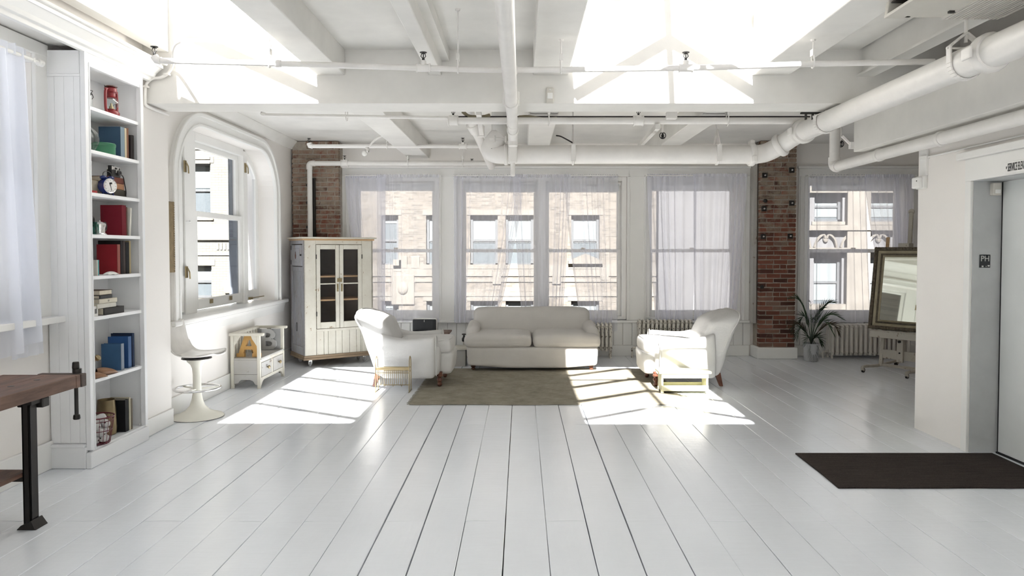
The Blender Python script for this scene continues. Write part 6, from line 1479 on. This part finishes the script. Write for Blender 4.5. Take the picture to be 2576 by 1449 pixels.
# ---------------------------------------------------------------- workbench at the left edge
def workbench():
    t = thing('workbench', 'old brown workbench with a screw vice at the left edge', 'workbench', (-2.98, 3.6, 0)); m = M['bench']; st = M['steel']
    x0, x1, y1, zt = -.225, .255, .86, .80; ya = -1.2
    # thick top in planks with a tool well slot and dog holes
    bx('top_plank', m, (.06, x1, ya, y1-.10, zt-.075, zt), t, .005); bx('top_plank', m, (-.08, .058, ya, y1-.10, zt-.075, zt), t, .005)
    bx('tool_well', m, (x0+.02, -.08, ya, y1-.42, zt-.055, zt-.035), t); bx('back_plank', m, (x0, x0+.03, ya, y1-.10, zt-.075, zt), t, .004); bx('well_end', m, (x0+.03, -.08, y1-.42, y1-.10, zt-.075, zt), t, .004)
    bx('end_cap', m, (x0, x1, y1-.098, y1-.055, zt-.078, zt+.0), t, .005)
    bx('vice_jaw', M['worngrey'] if False else wood('dark_jaw_wood', (.05,.035,.03), (.10,.07,.055), .6), (-.02, x1+.004, y1-.05, y1, zt-.08, zt+.002), t, .006)
    for i in range(5): MB().lathe([(.0,0),(.016,0),(.016,.0012),(0,.0013)], (.11-.012*i, y1-.24-.20*i, zt), 12, sx=1.1).build('dog_hole', M['dark'], t)
    hx, hy = .208, y1-.026
    MB().cyl((hx,hy,zt-.27),(hx,hy,zt+.07),.0115,n=12).build('vice_handle', st, t, smooth=True)
    for z0, z1 in ((zt-.285,zt-.255),(zt+.03,zt+.075)): MB().lathe([(.018,z0),(.021,z0+.006),(.019,z1-.006),(.016,z1)], (hx,hy,0), 12).build('handle_knob', st, t, smooth=True)
    MB().cyl((hx,y1-.02,zt-.03),(hx,hy+.02,zt-.03),.020,n=12).lathe([(.026,0),(.026,.03),(0,.03)], (hx,hy+.012,zt+.0), 12).build('vice_screw', st, t, smooth=True)
    # channel legs, feet, rails
    for y in (.42, -.75):
        for x in (.20, -.20):
            MB().box(x-.022,x+.022,y-.035,y-.025,.02,zt-.075).box(x-.022,x-.012,y-.035,y+.03,.02,zt-.075).box(x+.012,x+.022,y-.035,y+.03,.02,zt-.075).build('leg', st, t, bevel=.002)
            MB().hexa([(x-.05,y-.055,0),(x+.06,y-.055,0),(x+.06,y+.05,0),(x-.05,y+.05,0),(x-.03,y-.05,.022),(x+.03,y-.05,.05),(x+.03,y+.045,.05),(x-.03,y+.045,.022)]).build('foot', st, t, bevel=.002)
        bx('top_bracket', st, (-.24, .24, y-.04, y+.04, zt-.10, zt-.075), t, .003); MB().box(.10,.25,y+.04,y+.10,zt-.13,zt-.075).build('bracket', st, t, bevel=.006)
        bx('lower_rail', st, (-.21, .21, y-.03, y+.0, .265, .29), t, .003)
    bx('lower_shelf', m, (-.20, .17, ya+.2, .46, .29, .315), t, .004)
workbench()

# ---------------------------------------------------------------- palm in its pot
def palm():
    c = P(2040, 903, 10.12); c.z = 0; t = thing('potted_palm', 'potted palm with drooping fronds beside the brick pier', 'plant', c)
    pot = glassm('pot_glass', (.7,.75,.75), 1.2)
    MB().lathe([(.085,0),(.095,.004),(.108,.24),(.112,.25),(.106,.25),(.10,.235),(.088,.02),(0,.018)], (0,0,0), 26).build('pot', paint('grey_pot', (.50,.51,.52), .35, .08, 4), t, smooth=True)
    MB().lathe([(.0,.21),(.103,.212),(0,.214)], (0,0,0), 18).build('soil', M['dark'], t)
    gm = [plain('palm_green', (.018,.045,.018), .4), plain('palm_green_light', (.03,.065,.025), .4), plain('palm_dry', (.07,.05,.025), .6)]
    q = random.Random(5)
    def frond(a, spread, h, droop, k, n=22, ll=.23, curl=0.0):
        """a: heading; spread: reach; h: rise; droop: how far the tip falls"""
        d = Vector((math.cos(a), math.sin(a), 0)); pts = []
        for i in range(15):
            u = i/14; pts.append(Vector((0,0,.22))+d*(spread*(u**1.35)-curl*max(0, u-.6)**2*2.2)+Vector((0,0,h*math.sin(min(1, u*1.15)*math.pi/2)-droop*max(0, u-.45)**1.8*2.6)))
        mb = MB().tube(pts, [.006-.0048*i/14 for i in range(15)], 5)
        for i in range(n):
            u = .30+.70*i/(n-1); f = u*14; j = min(int(f), 13); p = pts[j].lerp(pts[j+1], f-j); tg_ = (pts[j+1]-pts[j]).normalized()
            sidev = tg_.cross(Vector((0,0,1))); sidev = sidev.normalized() if sidev.length > .05 else Vector((math.sin(a), -math.cos(a), 0))
            L = ll*(.40+.80*math.sin(math.pi*min(1, .15+u*.80)))*q.uniform(.85, 1.1)
            for s in (-1, 1):
                dr = (tg_*1.05+sidev*s*q.uniform(.5,.7)+Vector((0,0,.05-.15*droop))).normalized(); fall = Vector((0,0,-L*(.05+.28*droop*u)))
                wv_ = dr.cross(sidev*s).normalized()*.0042
                if wv_.length < .001: wv_ = Vector((0,0,.0042))
                a0, a1, a2 = p, p+dr*L*.5+fall*.25, p+dr*L+fall
                mb.add([a0-wv_*.4, a0+wv_*.4, a1+wv_, a1-wv_, a2], [(0,1,2,3), (3,2,4)])
        return mb.build('frond', gm[k], t)
    D = math.radians
    # pixel-like headings: x is left/right in the room, -y towards the viewer
    frond(D(165), .26, .66, .0, 1, 24, .17); frond(D(140), .16, .46, .15, 0, 20, .15); frond(D(192), .40, .36, .16, 2, 24, .17, curl=.30); frond(D(204), .36, .30, .20, 0, 22, .16, curl=.22)
    frond(D(95), .04, .62, .0, 1, 8, .06); frond(D(12), .34, .60, .0, 0, 24, .17); frond(D(-8), .40, .48, .10, 1, 24, .17); frond(D(30), .26, .52, .0, 0, 20, .15); frond(D(-6), .46, .36, .20, 2, 22, .16, curl=.25); frond(D(-24), .28, .42, .25, 1, 20, .15)
    frond(D(60), .20, .40, .05, 0, 18, .14); frond(D(-92), .13, .14, .62, 0, 30, .18); frond(D(-50), .16, .16, .15, 0, 18, .13); frond(D(-135), .16, .16, .15, 1, 18, .13)
palm()

# ---------------------------------------------------------------- mirror on its easel
def mirror():
    yaw, lean = math.radians(-54), math.radians(-8)
    # origin: lower left corner of the frame; +x runs to the right and towards the viewer, faces local -y
    p = P(2187, 826, 9.5); t = thing('framed_mirror', 'mirror in a dark carved gilt frame standing on the easel', 'mirror', p, rot=Euler((lean, 0, yaw)))
    W_, H = 1.0, 1.085; g = paint('carved_dark_gilt', (.14,.115,.082), .5, .35, 30, .9, 90, metal=.25); g2 = paint('champagne_slip', (.33,.29,.20), .4, .2, 12, .2, metal=.4)
    def ringf(b0, b1, y0, y1, name, mat):
        mb = MB()
        o, i = [(b0,b0),(W_-b0,b0),(W_-b0,H-b0),(b0,H-b0)], [(b1,b1),(W_-b1,b1),(W_-b1,H-b1),(b1,H-b1)]
        vs = [(x,y0,z) for x,z in o]+[(x,y1,z) for x,z in i]+[(x,.02,z) for x,z in o]+[(x,.02,z) for x,z in i]; fs = []
        for k in range(4):
            j = (k+1) % 4; fs += [(k,j,4+j,4+k), (8+j,8+k,12+k,12+j), (k,8+k,8+j,j), (4+k,4+j,12+j,12+k)]
        return mb.add(vs, fs).build(name, mat, t, bevel=.004)
    ringf(0, .045, -.045, -.050, 'outer_frame', g); ringf(.045, .085, -.030, -.018, 'middle_frame', g2); ringf(.085, .105, -.034, -.022, 'inner_frame', g); ringf(.105, .128, -.020, -.006, 'sight_edge', g2)
    for i in range(26):
        for x, z in ((.022, .02+.042*i), (W_-.022, .02+.042*i)):
            if z < H: MB().ball((x,-.048,z), .016, 1, .6, 1.2, 6).build('carved_leaf', g, t, smooth=True)
    for i in range(24):
        for z in (.022, H-.022): MB().ball((.02+.042*i,-.048,z), .016, 1.2, .6, 1, 6).build('carved_leaf', g, t, smooth=True)
    mm, nt, b = nodemat('mirror_silver'); b.inputs['Metallic'].default_value = 1; b.inputs['Base Color'].default_value = (.86,.89,.80,1); b.inputs['Roughness'].default_value = .02
    bx('mirror_glass', mm, (.12, W_-.12, -.004, .0, .12, H-.12), t)
    bx('backboard', M['oak'], (.01, W_-.01, .0, .02, .01, H-.01), t)
    # easel, its own thing: tray just under the frame
    e = thing('easel', 'off-white studio easel holding the carved mirror', 'easel', (p.x, p.y, 0), yaw); m = M['easel']; zt = p.z-.012
    bx('tray', m, (.08, .95, -.10, .04, zt-.03, zt), e, .004); bx('tray_front', m, (.06, .97, -.115, -.10, zt-.085, zt+.0), e, .005); bx('tray_lip', m, (.06,.97,-.12,-.105,zt-.0,zt+.012), e, .003)
    for x in (.17, .68): MB().bar((x,-.02,.05),(x,.07,zt+.06),.045,.045).build('upright', m, e, bevel=.004)
    bx('cross_rail', m, (.17, .68, -.015, .01, .155, .27), e, .004)
    bx('adjusting_slat', m, (.385, .465, -.05, -.015, .13, zt-.03), e, .004); MB().cyl((.425,-.06,.25),(.425,-.045,.25),.010,n=8).cyl((.425,-.075,zt-.12),(.425,-.04,zt-.12),.016,n=10).build('bolt', M['dark'], e)
    MB().bar((.42,.07,.2),(.36,.34,2.07),.055,.03,(0,1,0)).cyl((.36,.33,2.07),(.36,.352,2.072),.0275,n=16).build('mast', m, e, bevel=.01); bx('top_clamp', m, (.30,.44,.12,.24,p.z+H-.02,p.z+H+.045), e, .006); MB().bar((.12,.16,1.3),(.12,.22,1.74),.045,.02,(0,1,0)).build('side_post', M['oak'], e, bevel=.006)
    for x in (.15, .70):
        MB().tube(smoothpath([(x,-.42,.03),(x,-.44,.055),(x,-.38,.075),(x,0,.055),(x,.40,.07),(x,.46,.05),(x,.44,.03)], 5), .020, 8).build('runner', m, e, smooth=True)
        for y in (-.42, .42): MB().lathe([(.006,-.012),(.028,-.012),(.03,0),(.028,.012),(.006,.012)], (x,y,.03), 14, Matrix.Rotation(math.pi/2,3,'Y')).build('castor', M['steel'], e, smooth=True)
    bx('spreader', m, (.15,.70,-.03,.03,.05,.08), e, .004)
mirror()
